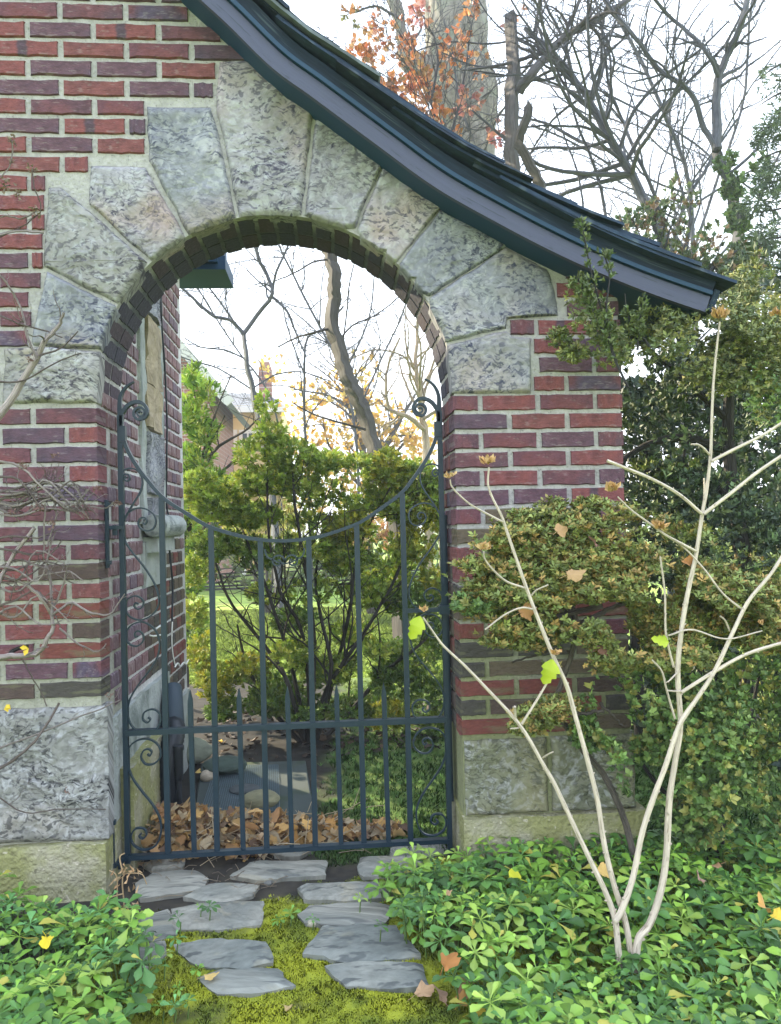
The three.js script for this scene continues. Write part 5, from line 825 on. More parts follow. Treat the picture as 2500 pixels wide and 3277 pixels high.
// ---- tangle of dry twigs in front of the left-hand wall
{
  const z0 = 0.22, t = thing('dry_bush', 'tangle of bare grey hydrangea twigs with dried heads before the left-hand wall', 'bush', G(60, 2860, 0)), tm = bark(0.46, 0.39, 0.36), tw = bark(0.24, 0.19, 0.17);
  const S = (px, w0, w1, m = tm, d = 1, o = {}) => { const g = new GB(); grow(g, px.map(([x, y, dz = 0]) => P(x, y, z0 + dz + rr(-0.015, 0.015))), w0 * 1.6, w1 * 1.7, d, { dens: 3.2, per: 0.16, len: 0.5, up: 0.15, min: .0011, wig: 0.5, from: 0.15, ...o }); mesh('twig', g.geo(), m, t); };
  S([[-20, 1350], [60, 1240], [120, 1145], [150, 1085], [190, 1040], [205, 1000]], .0075, .0022, tm, 1, { dens: 1 }); S([[125, 1140], [200, 1110], [250, 1060]], .002, .001, tw, 1, { dens: 1 }); S([[120, 1150], [90, 1080], [70, 1000], [20, 900], [-20, 860]], .0026, .0015, tm); S([[-20, 1225], [80, 1215], [180, 1160], [260, 1130]], .002, .001, tw, 1, { dens: 1 }); S([[-20, 760], [60, 740], [140, 745]], .003, .003, tm, 0); S([[-20, 1000], [60, 1035], [150, 1060], [200, 1080]], .0018, .001, tw);
  S([[-30, 2105], [20, 2100], [60, 2097], [120, 2090], [150, 2050], [170, 2000], [165, 1960]], .006, .003, tm, 1, { dens: 1.2 }); S([[20, 2105], [45, 2080], [90, 2065]], .005, .004, M.barkDark, 0);
  S([[165, 1965], [120, 1900], [60, 1860], [-20, 1830]], .004, .002); S([[165, 1970], [165, 1880], [150, 1800], [170, 1720]], .003, .0016); S([[168, 1965], [230, 1930], [290, 1960], [350, 1965], [400, 1900]], .003, .001); S([[190, 2010], [250, 2060], [315, 2085], [340, 2060]], .002, .001); S([[165, 1960], [200, 1880], [215, 1830], [270, 1860]], .0026, .001);
  for (let k = 0; k < 13; k++) { const y = rr(1440, 1640); S([[-30, y], [60, y + rr(-40, 60)], [150, 1590 + rr(-80, 60)], [230, 1600 + rr(-60, 60)], [rr(260, 330), 1610 + rr(-70, 60)]], .0028, .001, k % 3 ? tm : tw, 2, { dens: 2.2, len: 0.4 }); }
  for (let k = 0; k < 11; k++) { const y = rr(1700, 2000); S([[-30, y], [50, y + rr(-60, 40)], [120, y + rr(-100, 60)], [rr(170, 240), y + rr(-130, 60)]], .0026, .001, k % 2 ? tm : tw, 2, { dens: 2, len: 0.4 }); }
  S([[145, 1610], [142, 1700], [140, 1790]], .002, .0016, tm, 0); S([[-20, 1900], [40, 1780], [110, 1690]], .004, .0035, tm, 1, { dens: 1 }); S([[-20, 2470], [60, 2420], [130, 2350], [190, 2250]], .003, .0022, tw, 0); S([[-20, 2400], [90, 2360], [240, 2300], [330, 2265], [385, 2240]], .0018, .001, tm, 1, { dens: 1 }); S([[-20, 2540], [80, 2600], [180, 2590], [340, 2590]], .0014, .0008, tw, 1, { dens: 1 }); S([[290, 1620], [340, 1625], [365, 1605]], .0014, .001, tm, 0); S([[150, 1750], [180, 1640], [150, 1560]], .002, .001); S([[60, 2090], [100, 2160], [140, 2230], [150, 2260]], .0016, .001, tw, 0);
  const hm = mat({ vertexColors: true, roughness: 0.9 }), head = (px, py, s, n, cs) => { const p = P(px, py, z0 + 0.01), g = new GB(); for (let k = 0; k < n; k++) { const d = rdir(), q = p.clone().add(d.clone().multiplyScalar(s * rr(0.2, 0.8))); leaf(g, q, rdir(), rdir(), s * rr(0.4, 0.7), s * 0.4, mix3(cs[0], cs[1], rnd()), 0.4); } mesh('flower_head', g.geo(), hm, t); };
  const DR = [[0.26, 0.2, 0.15], [0.17, 0.12, 0.1]], RD = [[0.16, 0.09, 0.075], [0.2, 0.13, 0.1]];
  for (const [x, y, s] of [[38, 445, .022], [105, 545, .022], [20, 590, .026], [60, 620, .018], [115, 675, .022], [35, 515, .012]]) head(x, y, s, 26, DR);
  for (const [x, y, s] of [[125, 1625, .02], [170, 1675, .02], [175, 1455, .016], [310, 1565, .014], [375, 1610, .018], [165, 1920, .018], [35, 1640, .018], [75, 1490, .018], [350, 2225, .012], [215, 2530, .012], [95, 1150, .016], [20, 1960, .014]]) head(x, y, s, 20, RD);
  S([[38, 445], [40, 480], [32, 530], [10, 560], [-20, 580]], .0016, .0012, tm, 0); S([[105, 545], [110, 600], [130, 650], [130, 690]], .0014, .001, tw, 0); S([[115, 675], [70, 700], [20, 690], [-20, 700]], .0016, .001, tm); S([[130, 680], [80, 720], [-20, 770]], .0014, .001, tw);
  for (const [x, y] of [[92, 2075], [20, 2255]]) { const yl = new GB(), p = P(x, y, z0 + .02); for (let k = 0; k < 3; k++) leaf(yl, p, V(rr(-1, 1), rr(-1, 0.2), .3).normalize(), V(0, .4, 1).normalize(), .024, .016, [0.62, 0.45, 0.04], .3); mesh('leaf', yl.geo(), hm, t); }
}
{ // withered stalks at the corner of the left-hand wall
  const t = thing('withered_plant', 'withered tan stalks with shrivelled leaves at the left corner of the gateway', 'plant', G(400, 2960, 0)), hm = mat({ vertexColors: true, roughness: 0.9 });
  const c = [0.42, 0.3, 0.16]; for (const q of [[[380, 2990], [375, 2880], [372, 2800], [350, 2785]], [[400, 3000], [398, 2900], [396, 2800], [420, 2795], [455, 2798], [470, 2830]], [[395, 2860], [360, 2870], [335, 2890]], [[398, 2900], [420, 2950], [460, 2980]], [[396, 2800], [385, 2740], [400, 2730]], [[470, 2990], [440, 3060], [420, 3110]], [[390, 3010], [330, 2955], [310, 2955]]]) { const g = new GB(); tube(g, spline(pxs(q, 0.09), 16), radii(17, .0028, .0016), 5, c); mesh('stalk', g.geo(), hm, t); }
  const g = new GB(); for (let k = 0; k < 46; k++) { const p = P(rr(350, 460), rr(2750, 2980), 0.1 + rr(-.02, .02)); leaf(g, p, V(rr(-1, 1), rr(-1.4, .2), rr(-1, 1)).normalize(), rdir(), rr(.015, .035), .011, mix3([.42, .24, .11], [.5, .36, .2], rnd()), .5); } mesh('dead_leaves', g.geo(), hm, t);
}

// ---- fallen leaves
function deadLeaf(gb, p, s, ang, tilt, c, lobes = 5) {   // curled lobed leaf
  const q = new THREE.Quaternion().setFromEuler(new THREE.Euler(tilt[0], ang, tilt[1], 'YXZ')), n = 26, cr = rr(0.25, 0.95), ph = rnd() * 6, ph0 = rnd() * 6;
  const m = gb.v(p.x, p.y, p.z, c), R = [];
  for (let k = 0; k < n; k++) { const a = k / n * Math.PI * 2, r = s * (0.8 + 0.2 * Math.cos(lobes * a) * (0.6 + 0.4 * Math.cos(a * 3 + ph0))) * (0.75 + 0.25 * Math.cos(a)) * rr(0.85, 1.1), v = V(r * Math.cos(a) * 1.1, s * cr * (0.5 * Math.cos(2 * a + ph) * (r / s) + 0.25 * (r / s) * (r / s)), r * Math.sin(a) * 0.8).applyQuaternion(q), t = rr(0.8, 1.15); R.push(gb.v(p.x + v.x, p.y + v.y, p.z + v.z, [c[0] * t, c[1] * t, c[2] * t])); }
  for (let k = 0; k < n; k++) gb.t(m, R[(k + 1) % n], R[k]);
  const st = V(-s * 0.5, 0.002, 0).applyQuaternion(q), en = V(-s * 1.1, s * 0.1, s * 0.15).applyQuaternion(q); tube(gb, [p.clone().add(st.clone().multiplyScalar(0.2)), p.clone().add(st), p.clone().add(en)], s * 0.02, 4, c);
}
const DL = [[0.34, 0.2, 0.09], [0.26, 0.14, 0.06], [0.42, 0.28, 0.15], [0.2, 0.1, 0.05], [0.3, 0.16, 0.05], [0.36, 0.26, 0.16], [0.16, 0.1, 0.06]];
M.dead = leafMat(0.2, 0.75);
{
  const gb = new GB();
  for (let k = 0; k < 800; k++) {
    const u = Math.pow(rnd(), 1.5), x = lerp(-0.68, 0.24, u), wz = lerp(0.22, 0.05, u), z = -0.36 - u * 0.03 + rr(-1, 1) * wz + (u < 0.3 ? -0.04 : 0), hgt = lerp(0.15, 0.035, u) * (1 - Math.pow(Math.abs((z + 0.37) / (wz + 0.06)), 2));
    deadLeaf(gb, V(x, Math.max(0.008, hgt * rnd()), z), rr(0.02, 0.044), rnd() * 6.28, [rr(-0.9, 0.9), rr(-0.9, 0.9)], (() => { const k = rr(0.75, 1.9); return (rnd() < 0.16 ? [0.34, 0.27, 0.17] : rnd() < 0.15 ? [0.13, 0.08, 0.05] : mix3(pick(DL), [0.45, 0.3, 0.1], rnd() * 0.6)).map((v) => v * k); })(), pick([3, 5, 5, 7]));
  }
  for (let k = 0; k < 60; k++) { const a = V(rr(-0.72, 0.1), rr(0.02, 0.1), rr(-0.5, -0.15)), d = V(rr(-1, 1), rr(-0.2, 0.4), rr(-0.6, 0.6)).normalize(); tube(gb, [a, a.clone().addScaledVector(d, 0.04), a.clone().addScaledVector(d, rr(0.07, 0.13)).add(V(0, -0.01, 0))], 0.0015, 4, [0.42, 0.34, 0.22]); }
  tag(mesh('leaf_litter', gb.geo(), M.dead), 'drift of curled brown leaves piled against the inside of the gate').userData.kind = 'stuff';
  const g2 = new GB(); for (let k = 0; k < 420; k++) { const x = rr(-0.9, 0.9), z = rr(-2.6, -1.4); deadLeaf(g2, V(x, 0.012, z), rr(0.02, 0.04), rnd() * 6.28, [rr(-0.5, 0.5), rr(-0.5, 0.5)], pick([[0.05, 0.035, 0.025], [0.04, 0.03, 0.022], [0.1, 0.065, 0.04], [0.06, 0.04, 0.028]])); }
  tag(mesh('leaf_litter', g2.geo(), M.dead), 'dark scattered leaves on the soil under the open shrub').userData.kind = 'stuff';
  const g3 = new GB(); for (let k = 0; k < 70; k++) { const p = G(rr(440, 900), rr(2745, 2870), 0.006), d = V(rr(-1, 1), 0.05, rr(-0.5, 0.5)).normalize(), q = p.clone().addScaledVector(d, rr(0.03, 0.09)); tube(g3, [p, p.clone().lerp(q, 0.5).add(V(0, rr(0, 0.012), 0)), q], 0.0012, 4, mix3([0.3, 0.24, 0.16], [0.12, 0.09, 0.07], rnd())); }
  tag(mesh('plant_debris', g3.geo(), M.dead), 'dry bits of stalk and root on the dark soil in front of the gate').userData.kind = 'stuff';
}
const fl = (px, py, y, s, c, label, ang = rnd() * 6, tilt = [rr(-.3, .5), rr(-.3, .3)], group) => { const p = y < 0 ? P(px, py, -y) : G(px, py, y), gb = new GB(); deadLeaf(gb, p, s, ang, tilt, c); tag(mesh('fallen_leaf', gb.geo(), M.dead), label, 'leaf', group); };
fl(150, 3008, 0.16, 0.034, [0.75, 0.58, 0.03], 'yellow fallen leaf lying on the left-hand ground cover');
fl(670, 3125, 0.03, 0.028, [0.72, 0.5, 0.18], 'long pale yellow leaf lying on the lowest left path stone', 0.1, [0.1, 0.1]);
fl(465, 3205, 0.01, 0.026, [0.62, 0.42, 0.1], 'curled yellow leaf on the moss beside the left-hand ground cover');
fl(1430, 3080, 0.12, 0.042, [0.42, 0.18, 0.05], 'orange-brown leaf on the ground cover beside the lowest right path stone', 1, [0.5, 0.2]);
fl(1655, 2808, 0.14, 0.034, [0.62, 0.62, 0.04], 'yellow-green leaf among the ground cover below the right-hand pier');
fl(1930, 2790, 0.16, 0.042, [0.66, 0.44, 0.14], 'ochre leaf leaning on the sapling stems above the ground cover', 0.8, [0.7, 0.2]);
fl(1435, 2860, 0.13, 0.022, [0.6, 0.36, 0.2], 'small tan leaf on the ground cover just right of the path');
fl(2450, 2905, 0.15, 0.034, [0.6, 0.32, 0.08], 'orange leaf standing in the ground cover at the right edge, upper of two', 2.2, [0.6, 0.4]);
fl(2490, 2935, 0.15, 0.036, [0.72, 0.5, 0.05], 'yellow leaf in the ground cover at the right edge, lower of two', 0.2, [0.4, 0]);
fl(2240, 2810, 0.12, 0.036, [0.42, 0.24, 0.18], 'pinkish brown leaf in the gap at the right end of the ground cover', 1.4, [0.8, 0.1]);
fl(2290, 2770, 0.1, 0.036, [0.5, 0.28, 0.14], 'tan leaf at the foot of the small-leaved bush');
fl(1520, 3240, 0.012, 0.028, [0.72, 0.52, 0.06], 'long-stalked yellow leaf on the moss at the corner of the right-hand bed', 0.1, [0.2, 0.2]);
fl(1350, 3175, 0.012, 0.038, [0.5, 0.32, 0.18], 'pale tan oak leaf on the moss below the path stones', 0.4, [0.3, 0.2]);
fl(1410, 3185, 0.02, 0.04, [0.46, 0.29, 0.19], 'upright tan oak leaf second from the path at the bed corner', 2, [0.6, 0.3]);
fl(1490, 3170, 0.03, 0.042, [0.32, 0.18, 0.1], 'large curled brown oak leaf at the edge of the right-hand bed', 1, [0.5, 0.5]);
fl(1470, 3205, 0.02, 0.03, [0.5, 0.26, 0.08], 'orange tinted oak leaf below the large curled brown one', 1, [0.2, 0.1]);
fl(705, 2372, 0.02, 0.03, [0.72, 0.48, 0.05], 'yellow leaf on the dark soil behind the middle rail of the gate');
fl(628, 2472, 0.05, 0.032, [0.7, 0.48, 0.14], 'ochre leaf at the left end of the concrete slab');
fl(920, 3222, 0.012, 0.018, [0.5, 0.36, 0.16], 'tiny tan leaf on the moss below the lowest path stone, centre of the picture');
fl(2200, 1800, -0.36, 0.034, [0.44, 0.2, 0.06], 'brown leaf caught on the thin crossing twig of the sapling', 1, [1.2, 0.4]);
fl(1790, 1700, -0.42, 0.04, [0.5, 0.3, 0.14], 'tan oak leaf caught in the top of the azalea, left one', 1, [1.1, 0.3]);
fl(1900, 1735, -0.42, 0.034, [0.28, 0.14, 0.1], 'dark reddish leaf caught in the top of the azalea, right one', 2, [1, 0.5]);
fl(1830, 1840, -0.46, 0.04, [0.5, 0.32, 0.15], 'pale oak leaf caught in the middle of the azalea', 0.4, [1, 0.2]);
fl(1680, 1960, -0.4, 0.046, [0.42, 0.22, 0.08], 'large brown leaf hanging under the lowest tier of the azalea', 0.6, [1.3, 0.2]);
fl(1925, 2075, -0.38, 0.038, [0.22, 0.11, 0.07], 'dark brown leaf hanging between the azalea and the green bush', 0.6, [1.3, 0.2]);
// ---------------------------------------------------------------- trees and houses beyond
const dia = (w, z) => w * (2.6 - z) / FOCAL / 2 * (w < 28 ? 0.75 : 1);
function pxTree(name, label, z, m, stems, o = {}, foot = null, group) {
  const base = foot ? P(foot[0], foot[1], z) : P(stems[0][0][0][0], stems[0][0][0][1], z); base.y = 0;
  const t = thing(name, label, 'tree', base, group);
  for (const [px, w0, w1, depth = 2, nm = 'branch', oo = {}] of stems) {
    const g = new GB(); const pts = px.map(([x, y, dz = 0], k) => P(x, y, z + dz + (k ? rr(-0.12, 0.12) : 0)));
    grow(g, pts, dia(w0, z), dia(w1, z), depth, { dens: 3, per: 0.8, len: 0.42, up: 0.1, min: 0.0022, wig: 0.4, ...o, ...oo }); mesh(nm, g.geo(), m, t);
  }
  return t;
}
M.barkBlue = bark(0.085, 0.09, 0.105); M.lichen = mat({ map: tex(256, 256, (u, v) => { const g = 1 + 0.5 * pf(u * 2, v * 0.5, 10, 4, 3) + 0.3 * pf(u, v, 30, 2, 8); return mix3([0.2 * g, 0.185 * g, 0.165 * g], [0.2, 0.22, 0.17], 0.6 * smooth(-0.1, 0.35, pf(u, v, 4, 4, 44))); }), bumpMap: barkBump, bumpScale: 0.03, roughness: 1 });
{ // massive old trunk beyond the roof
  const z = -8, t = thing('old_tree', 'massive lichen-grey tree trunk with a knobbly limb rising behind the roof', 'tree', V(P(1510, 1900, z).x, 0, z));
  const trunk = (px, ws, nm) => { const pts = px.map(([x, y]) => P(x, y, z)), n = pts.length * 8, sp = spline(pts, n), gb = new GB(); const rad = sp.map((_, k) => { const f = k / n * (ws.length - 1), i = Math.min(ws.length - 2, Math.floor(f)); return dia(lerp(ws[i], ws[i + 1], smooth(0, 1, f - i)), z); });
    tube(gb, sp, rad, 22, WHITE, 1); for (let k = 0; k < gb.p.length; k += 3) { const x = gb.p[k], y = gb.p[k + 1], zz = gb.p[k + 2]; const f = fbm3(x * 5, y * 1.6, zz * 5, 4, 6) * 0.09; gb.p[k] += f; gb.p[k + 2] += f * 0.7; } for (let k = 0; k < gb.u.length; k += 2) gb.u[k] *= 2; mesh(nm, gb.geo(), M.lichen, t); };
  trunk([[1520, 1960], [1512, 1200], [1506, 640], [1498, 480], [1478, 300], [1462, 150], [1450, 0], [1440, -200], [1400, -700]], [230, 190, 165, 175, 225, 210, 190, 180, 150], 'trunk');
  trunk([[1440, 330], [1370, 240], [1310, 190], [1292, 130], [1278, 60], [1245, -40], [1180, -260]], [80, 90, 70, 55, 50, 46, 40], 'limb');
  for (const px of [[[1440, 520], [1420, 380], [1390, 300], [1400, 200]], [[1500, 420], [1470, 330], [1450, 180], [1420, 60]], [[1280, 60], [1200, 20], [1130, 40], [1090, 30]], [[1300, 150], [1350, 90], [1340, 10]]]) { const g = new GB(); grow(g, pxs(px, z + 0.6), dia(12, z), dia(5, z), 2, { dens: 4, per: .6, len: .5, min: .004 }); mesh('branch', g.geo(), M.barkBlue, t); }
}
{
  const z = -5.6, t = thing('maple_tree', 'slender maple with the last orange leaves before the massive trunk', 'tree', V(P(1420, 1900, z).x, 0, z)), gb = new GB();
  const OR = [[0.6, 0.24, 0.08], [0.65, 0.32, 0.12], [0.52, 0.2, 0.1], [0.55, 0.36, 0.18], [0.5, 0.28, 0.18]], PK = [[0.5, 0.25, 0.22], [0.55, 0.3, 0.2], [0.4, 0.16, 0.16]];
  foliage(gb, [[1150, 210, .18, .2, 300], [1200, 150, .16, .14, 130], [1260, 290, .18, .16, 360], [1330, 240, .14, .2, 320], [1190, 300, .14, .12, 170], [1340, 60, .14, .14, 150, PK], [1390, 350, .2, .16, 300], [1300, 380, .16, .12, 260], [1450, 150, .16, .2, 150], [1500, 60, .12, .14, 110], [1500, 330, .14, .16, 160, PK], [1420, 440, .18, .12, 200], [1530, 200, .1, .14, 70], [1120, 70, .14, .14, 60, [[0.2, 0.2, 0.08], [0.4, 0.2, 0.08]]], [1230, 90, .2, .14, 80], [1590, 430, .08, .12, 70, PK], [1640, 60, .1, .08, 14, PK], [1400, 250, .16, .1, 130], [1290, 150, .12, .1, 100]].map(([x, y, a, b, n, p]) => [P(x, y, z), [a, b, .25], n * 0.85, p ?? OR]), { len: 0.07, wid: 0.05, up: -0.3, tuft: 3 });
  mesh('foliage', gb.geo(), M.leaf, t);
  for (const q of [[[1420, 1950], [1425, 900], [1420, 520], [1380, 330], [1330, 180], [1240, 60]], [[1420, 560], [1330, 420], [1230, 320], [1130, 230]], [[1420, 500], [1470, 330], [1500, 150], [1520, 20]], [[1360, 420], [1290, 380], [1180, 340]], [[1380, 330], [1400, 160], [1350, 40]]]) { const g = new GB(); grow(g, pxs(q, z), dia(14, z), dia(4, z), 2, { dens: 4, per: .5, len: .4, min: .0035 }); mesh(q[0][1] > 1000 ? 'trunk' : 'branch', g.geo(), M.barkBlue, t); }
}
const thick = { dens: 3.6, per: 0.55, len: 0.5, min: 0.0019 };
pxTree('pruned_tree', 'grey tree with a sawn-off top and one long branch leaning right', -5, M.barkGrey, [
  [[[1650, 2080], [1648, 1200], [1645, 580], [1640, 400], [1645, 200], [1638, 42]], 66, 50, 0, 'trunk'],
  [[[1660, 295], [1700, 235], [1770, 155], [1830, 105], [1880, 78], [1960, 30], [2060, -40]], 36, 24, 3, 'branch', thick], [[[1790, 140], [1830, 60], [1870, -40]], 20, 14, 3, 'branch', thick], [[[1480, 225], [1560, 215], [1640, 200], [1700, 180], [1770, 165]], 8, 20, 2], [[[1650, 100], [1740, 160], [1800, 200]], 9, 9, 1]], { up: 0.05 }, [1650, 2080]);
pxTree('cut_stump_tree', 'dark crooked stem with a sawn end close beside the pruned tree', -4.8, M.barkDark, [[[[1760, 2090], [1760, 900], [1738, 620], [1712, 545], [1672, 480], [1658, 448], [1678, 400], [1692, 336]], 46, 34, 0, 'trunk']], {}, [1760, 2090]);
pxTree('bare_tree', 'bare tree with a long dark stem slanting up to the left over the eave', -5.4, M.barkBlue, [
  [[[2200, 2030], [2195, 1400], [2170, 900], [2130, 780], [2090, 690], [2030, 580], [1960, 455], [1890, 330], [1830, 240], [1770, 170], [1680, 90]], 46, 18, 3, 'trunk', { from: 0.5, ...thick }],
  [[[2150, 830], [2105, 650], [2040, 500], [1990, 380], [1950, 280], [1935, 150], [1900, -30]], 18, 10, 3, 'branch', thick], [[[1945, 1000], [1942, 740], [1925, 610], [1890, 500], [1850, 400], [1820, 300], [1800, 220]], 17, 8, 3], [[[1868, 900], [1868, 680], [1850, 560], [1800, 420], [1770, 330]], 11, 6, 2], [[[2140, 830], [2190, 660], [2260, 540], [2290, 480], [2360, 380]], 18, 10, 3], [[[2090, 690], [2110, 560], [2150, 440], [2190, 300]], 10, 5, 2]], {}, [2200, 2030]);
pxTree('ivy_clad_tree', 'forked bare tree with an ivy-green trunk at the upper right', -4.6, M.barkBlue, [
  [[[2400, 2100], [2385, 1300], [2372, 900], [2362, 700], [2335, 560], [2295, 480]], 66, 40, 0, 'trunk'],
  [[[2295, 480], [2292, 380], [2300, 250], [2330, 170], [2368, 90], [2400, -40]], 34, 24, 3, 'branch', thick], [[[2300, 245], [2270, 180], [2210, 110], [2150, 60], [2070, -30]], 22, 14, 3, 'branch', thick],
  [[[2295, 480], [2250, 400], [2220, 310], [2180, 270], [2110, 225], [2050, 140], [1990, 70], [1910, -30]], 26, 16, 3, 'branch', thick], [[[2330, 560], [2420, 480], [2470, 380], [2540, 300]], 16, 10, 3, 'branch', thick]], {}, [2400, 2100]);
{
  const t = scene.children.find((o) => o.name === 'ivy_clad_tree'), gb = new GB();
  foliage(gb, [[2320, 520, .08, .09, 130], [2345, 600, .1, .12, 260], [2365, 700, .11, .16, 360], [2370, 820, .12, .16, 400], [2430, 560, .1, .2, 120], [2385, 950, .14, .2, 400]].map(([x, y, a, b, n]) => [P(x, y, -4.4), [a, b, .14], n * 2, [[0.12, 0.2, 0.07], [0.17, 0.25, 0.08], [0.1, 0.15, 0.06]]]), { len: .05, wid: .035 });
  mesh('ivy', gb.geo(), M.leaf, t);
}
pxTree('fine_twigged_tree', 'far bare tree of fine arching twigs filling the upper right sky', -8.5, M.barkBlue, [
  [[[2240, 1950], [2230, 1200], [2220, 800], [2200, 560], [2100, 300], [2000, 100], [1900, -60]], 26, 12, 3, 'trunk', { from: 0.35 }],
  [[[2220, 800], [2300, 560], [2380, 320], [2400, 60], [2420, -60]], 14, 10, 3], [[[2225, 850], [2080, 640], [1940, 520], [1800, 440], [1700, 400]], 12, 8, 3], [[[2230, 900], [2400, 700], [2480, 520], [2560, 380]], 14, 8, 3], [[[2210, 700], [2150, 480], [2150, 240], [2180, -40]], 12, 8, 3], [[[1900, 280], [2000, 330], [2110, 390], [2210, 450], [2310, 530], [2420, 620], [2500, 700]], 10, 8, 3], [[[2200, 620], [2060, 560], [1960, 420], [1780, 300], [1700, 140]], 10, 6, 3]], { dens: 3.4, per: 0.8, len: 0.5, min: 0.003 }, [2240, 1950]);
{ // conifer boughs and holly at the right edge
  const t = thing('conifer_tree', 'tall open conifer with hanging sprays at the far right edge', 'tree', V(P(2530, 1900, -3.4).x, 0, -3.4)), gb = new GB(), g2 = new GB();
  foliage(gb, [[2500, 240, .16, .14, 260], [2470, 420, .16, .12, 300], [2490, 560, .2, .16, 500], [2440, 640, .16, .12, 360], [2480, 760, .2, .16, 600], [2420, 800, .14, .12, 360], [2520, 880, .24, .2, 800], [2400, 900, .16, .12, 400], [2540, 400, .2, .3, 500]].map(([x, y, a, b, n]) => [P(x, y, -3.4), [a, b, .2], n * 2, [[0.1, 0.15, 0.08], [0.14, 0.19, 0.09], [0.08, 0.12, 0.07]]]), { len: .05, wid: .014, flat: 0.6, up: -0.2 });
  mesh('foliage', gb.geo(), M.leaf, t); tube(g2, spline(pxs([[2560, 2150], [2550, 1000], [2540, 300], [2530, -100]], -3.4), 12), radii(13, .09, .04), 8); for (let k = 0; k < 9; k++) tube(g2, spline(pxs([[2545, 200 + k * 90], [2490, 210 + k * 92], [2420, 260 + k * 84]], -3.4), 8), radii(9, .014, .003), 5); mesh('trunk', g2.geo(), M.barkBrown, t);
  const u = thing('holly_tree', 'small-leaved evergreen top showing above the lower end of the roof', 'tree', V(P(2120, 1900, -3.0).x, 0, -3)), g3 = new GB(), g4 = new GB();
  foliage(g3, [[2020, 720, .14, .1, 240], [2090, 690, .12, .1, 220], [2160, 760, .16, .12, 300], [2200, 640, .08, .1, 110], [2130, 620, .06, .08, 60], [2240, 830, .16, .14, 420], [2300, 880, .2, .14, 600], [2050, 800, .1, .08, 180], [1990, 780, .06, .05, 50], [2280, 760, .1, .1, 140], [2380, 840, .16, .14, 400], [2180, 850, .18, .1, 380]].map(([x, y, a, b, n]) => [P(x, y, -3), [a, b, .2], n * 1.6, [[0.08, 0.13, 0.06], [0.12, 0.17, 0.07], [0.16, 0.2, 0.08], [0.25, 0.17, 0.1]]]), { len: .045, wid: .022 });
  mesh('foliage', g3.geo(), M.leaf, u); for (const q of [[[2150, 2200], [2150, 1200], [2140, 900], [2090, 720], [2060, 640]], [[2145, 950], [2200, 780], [2210, 640]], [[2150, 1000], [2280, 860], [2360, 800]]]) { const g = new GB(); grow(g, pxs(q, -3), .03, .006, 2, { dens: 3, len: .4 }); mesh('trunk', g.geo(), M.barkBlue, u); }
}
// seen through the arch
pxTree('crooked_tree', 'crooked bare tree trunk leaning across the sky seen through the arch', -4.6, M.barkBrown, [
  [[[1290, 2120], [1270, 1700], [1235, 1530], [1208, 1455], [1178, 1373], [1155, 1298], [1128, 1238], [1100, 1175], [1078, 1100], [1064, 1030], [1066, 955], [1069, 890], [1055, 827], [1040, 760], [1000, 560], [960, 300]], 64, 46, 0, 'trunk'],
  [[[1066, 1050], [1000, 1065], [950, 1080], [890, 1110]], 12, 6, 3, 'branch', thick], [[[1078, 1100], [1130, 1040], [1200, 1010], [1290, 940]], 9, 5, 3, 'branch', thick], [[[1055, 830], [1000, 840], [950, 870], [880, 900]], 9, 5, 3], [[[1170, 1375], [1080, 1350], [990, 1320], [940, 1290]], 11, 6, 3], [[[1090, 1160], [1110, 1000], [1120, 900], [1140, 820]], 8, 5, 2]], {}, [1290, 2120]);
pxTree('forked_tree', 'bare Y-forked tree at the left of the sky seen through the arch', -6.2, M.barkBlue, [
  [[[900, 2000], [860, 1500], [830, 1350], [806, 1245], [790, 1160], [780, 1068]], 30, 20, 0, 'trunk'],
  [[[780, 1068], [817, 1015], [871, 940], [850, 870], [828, 827], [806, 740], [780, 600]], 20, 12, 3, 'branch', thick], [[[780, 1068], [737, 1025], [678, 1009], [630, 965], [560, 900]], 18, 11, 3, 'branch', thick], [[[871, 940], [885, 870], [925, 780], [950, 680]], 12, 8, 3, 'branch', thick], [[[871, 950], [915, 990], [950, 1070], [980, 1140]], 13, 6, 3, 'branch', thick], [[[760, 1045], [700, 960], [640, 880], [590, 760]], 9, 6, 3, 'branch', thick], [[[790, 1150], [720, 1120], [640, 1110], [590, 1080]], 8, 5, 3], [[[806, 1245], [880, 1200], [960, 1190], [1060, 1220]], 8, 5, 3]], {}, [900, 2000]);
pxTree('thin_stemmed_tree', 'thin upright bare stem between the forked tree and the crooked tree', -7, M.barkBlue, [[[[1000, 1900], [985, 1500], [975, 1330], [975, 1200], [985, 1080], [1040, 1050], [1100, 980]], 15, 8, 3, 'trunk', { from: 0.3 }], [[[975, 1200], [930, 1080], [900, 960]], 8, 5, 3]], {}, [1000, 1900]);
pxTree('pale_tree', 'pale-trunked tree with drooping arms at the right of the sky through the arch', -11, bark(0.3, 0.24, 0.17), [[[[1375, 1900], [1368, 1560], [1362, 1420], [1352, 1330], [1340, 1250], [1330, 1170], [1340, 1000]], 34, 14, 3, 'trunk', { from: 0.5 }], [[[1358, 1375], [1300, 1330], [1250, 1312], [1235, 1250], [1242, 1170], [1280, 1080]], 22, 9, 3, 'branch', thick], [[[1350, 1300], [1372, 1210], [1400, 1120], [1420, 1000]], 14, 8, 3], [[[1335, 1200], [1290, 1140], [1200, 1120], [1120, 1150]], 9, 6, 3]], {}, [1375, 1900]);
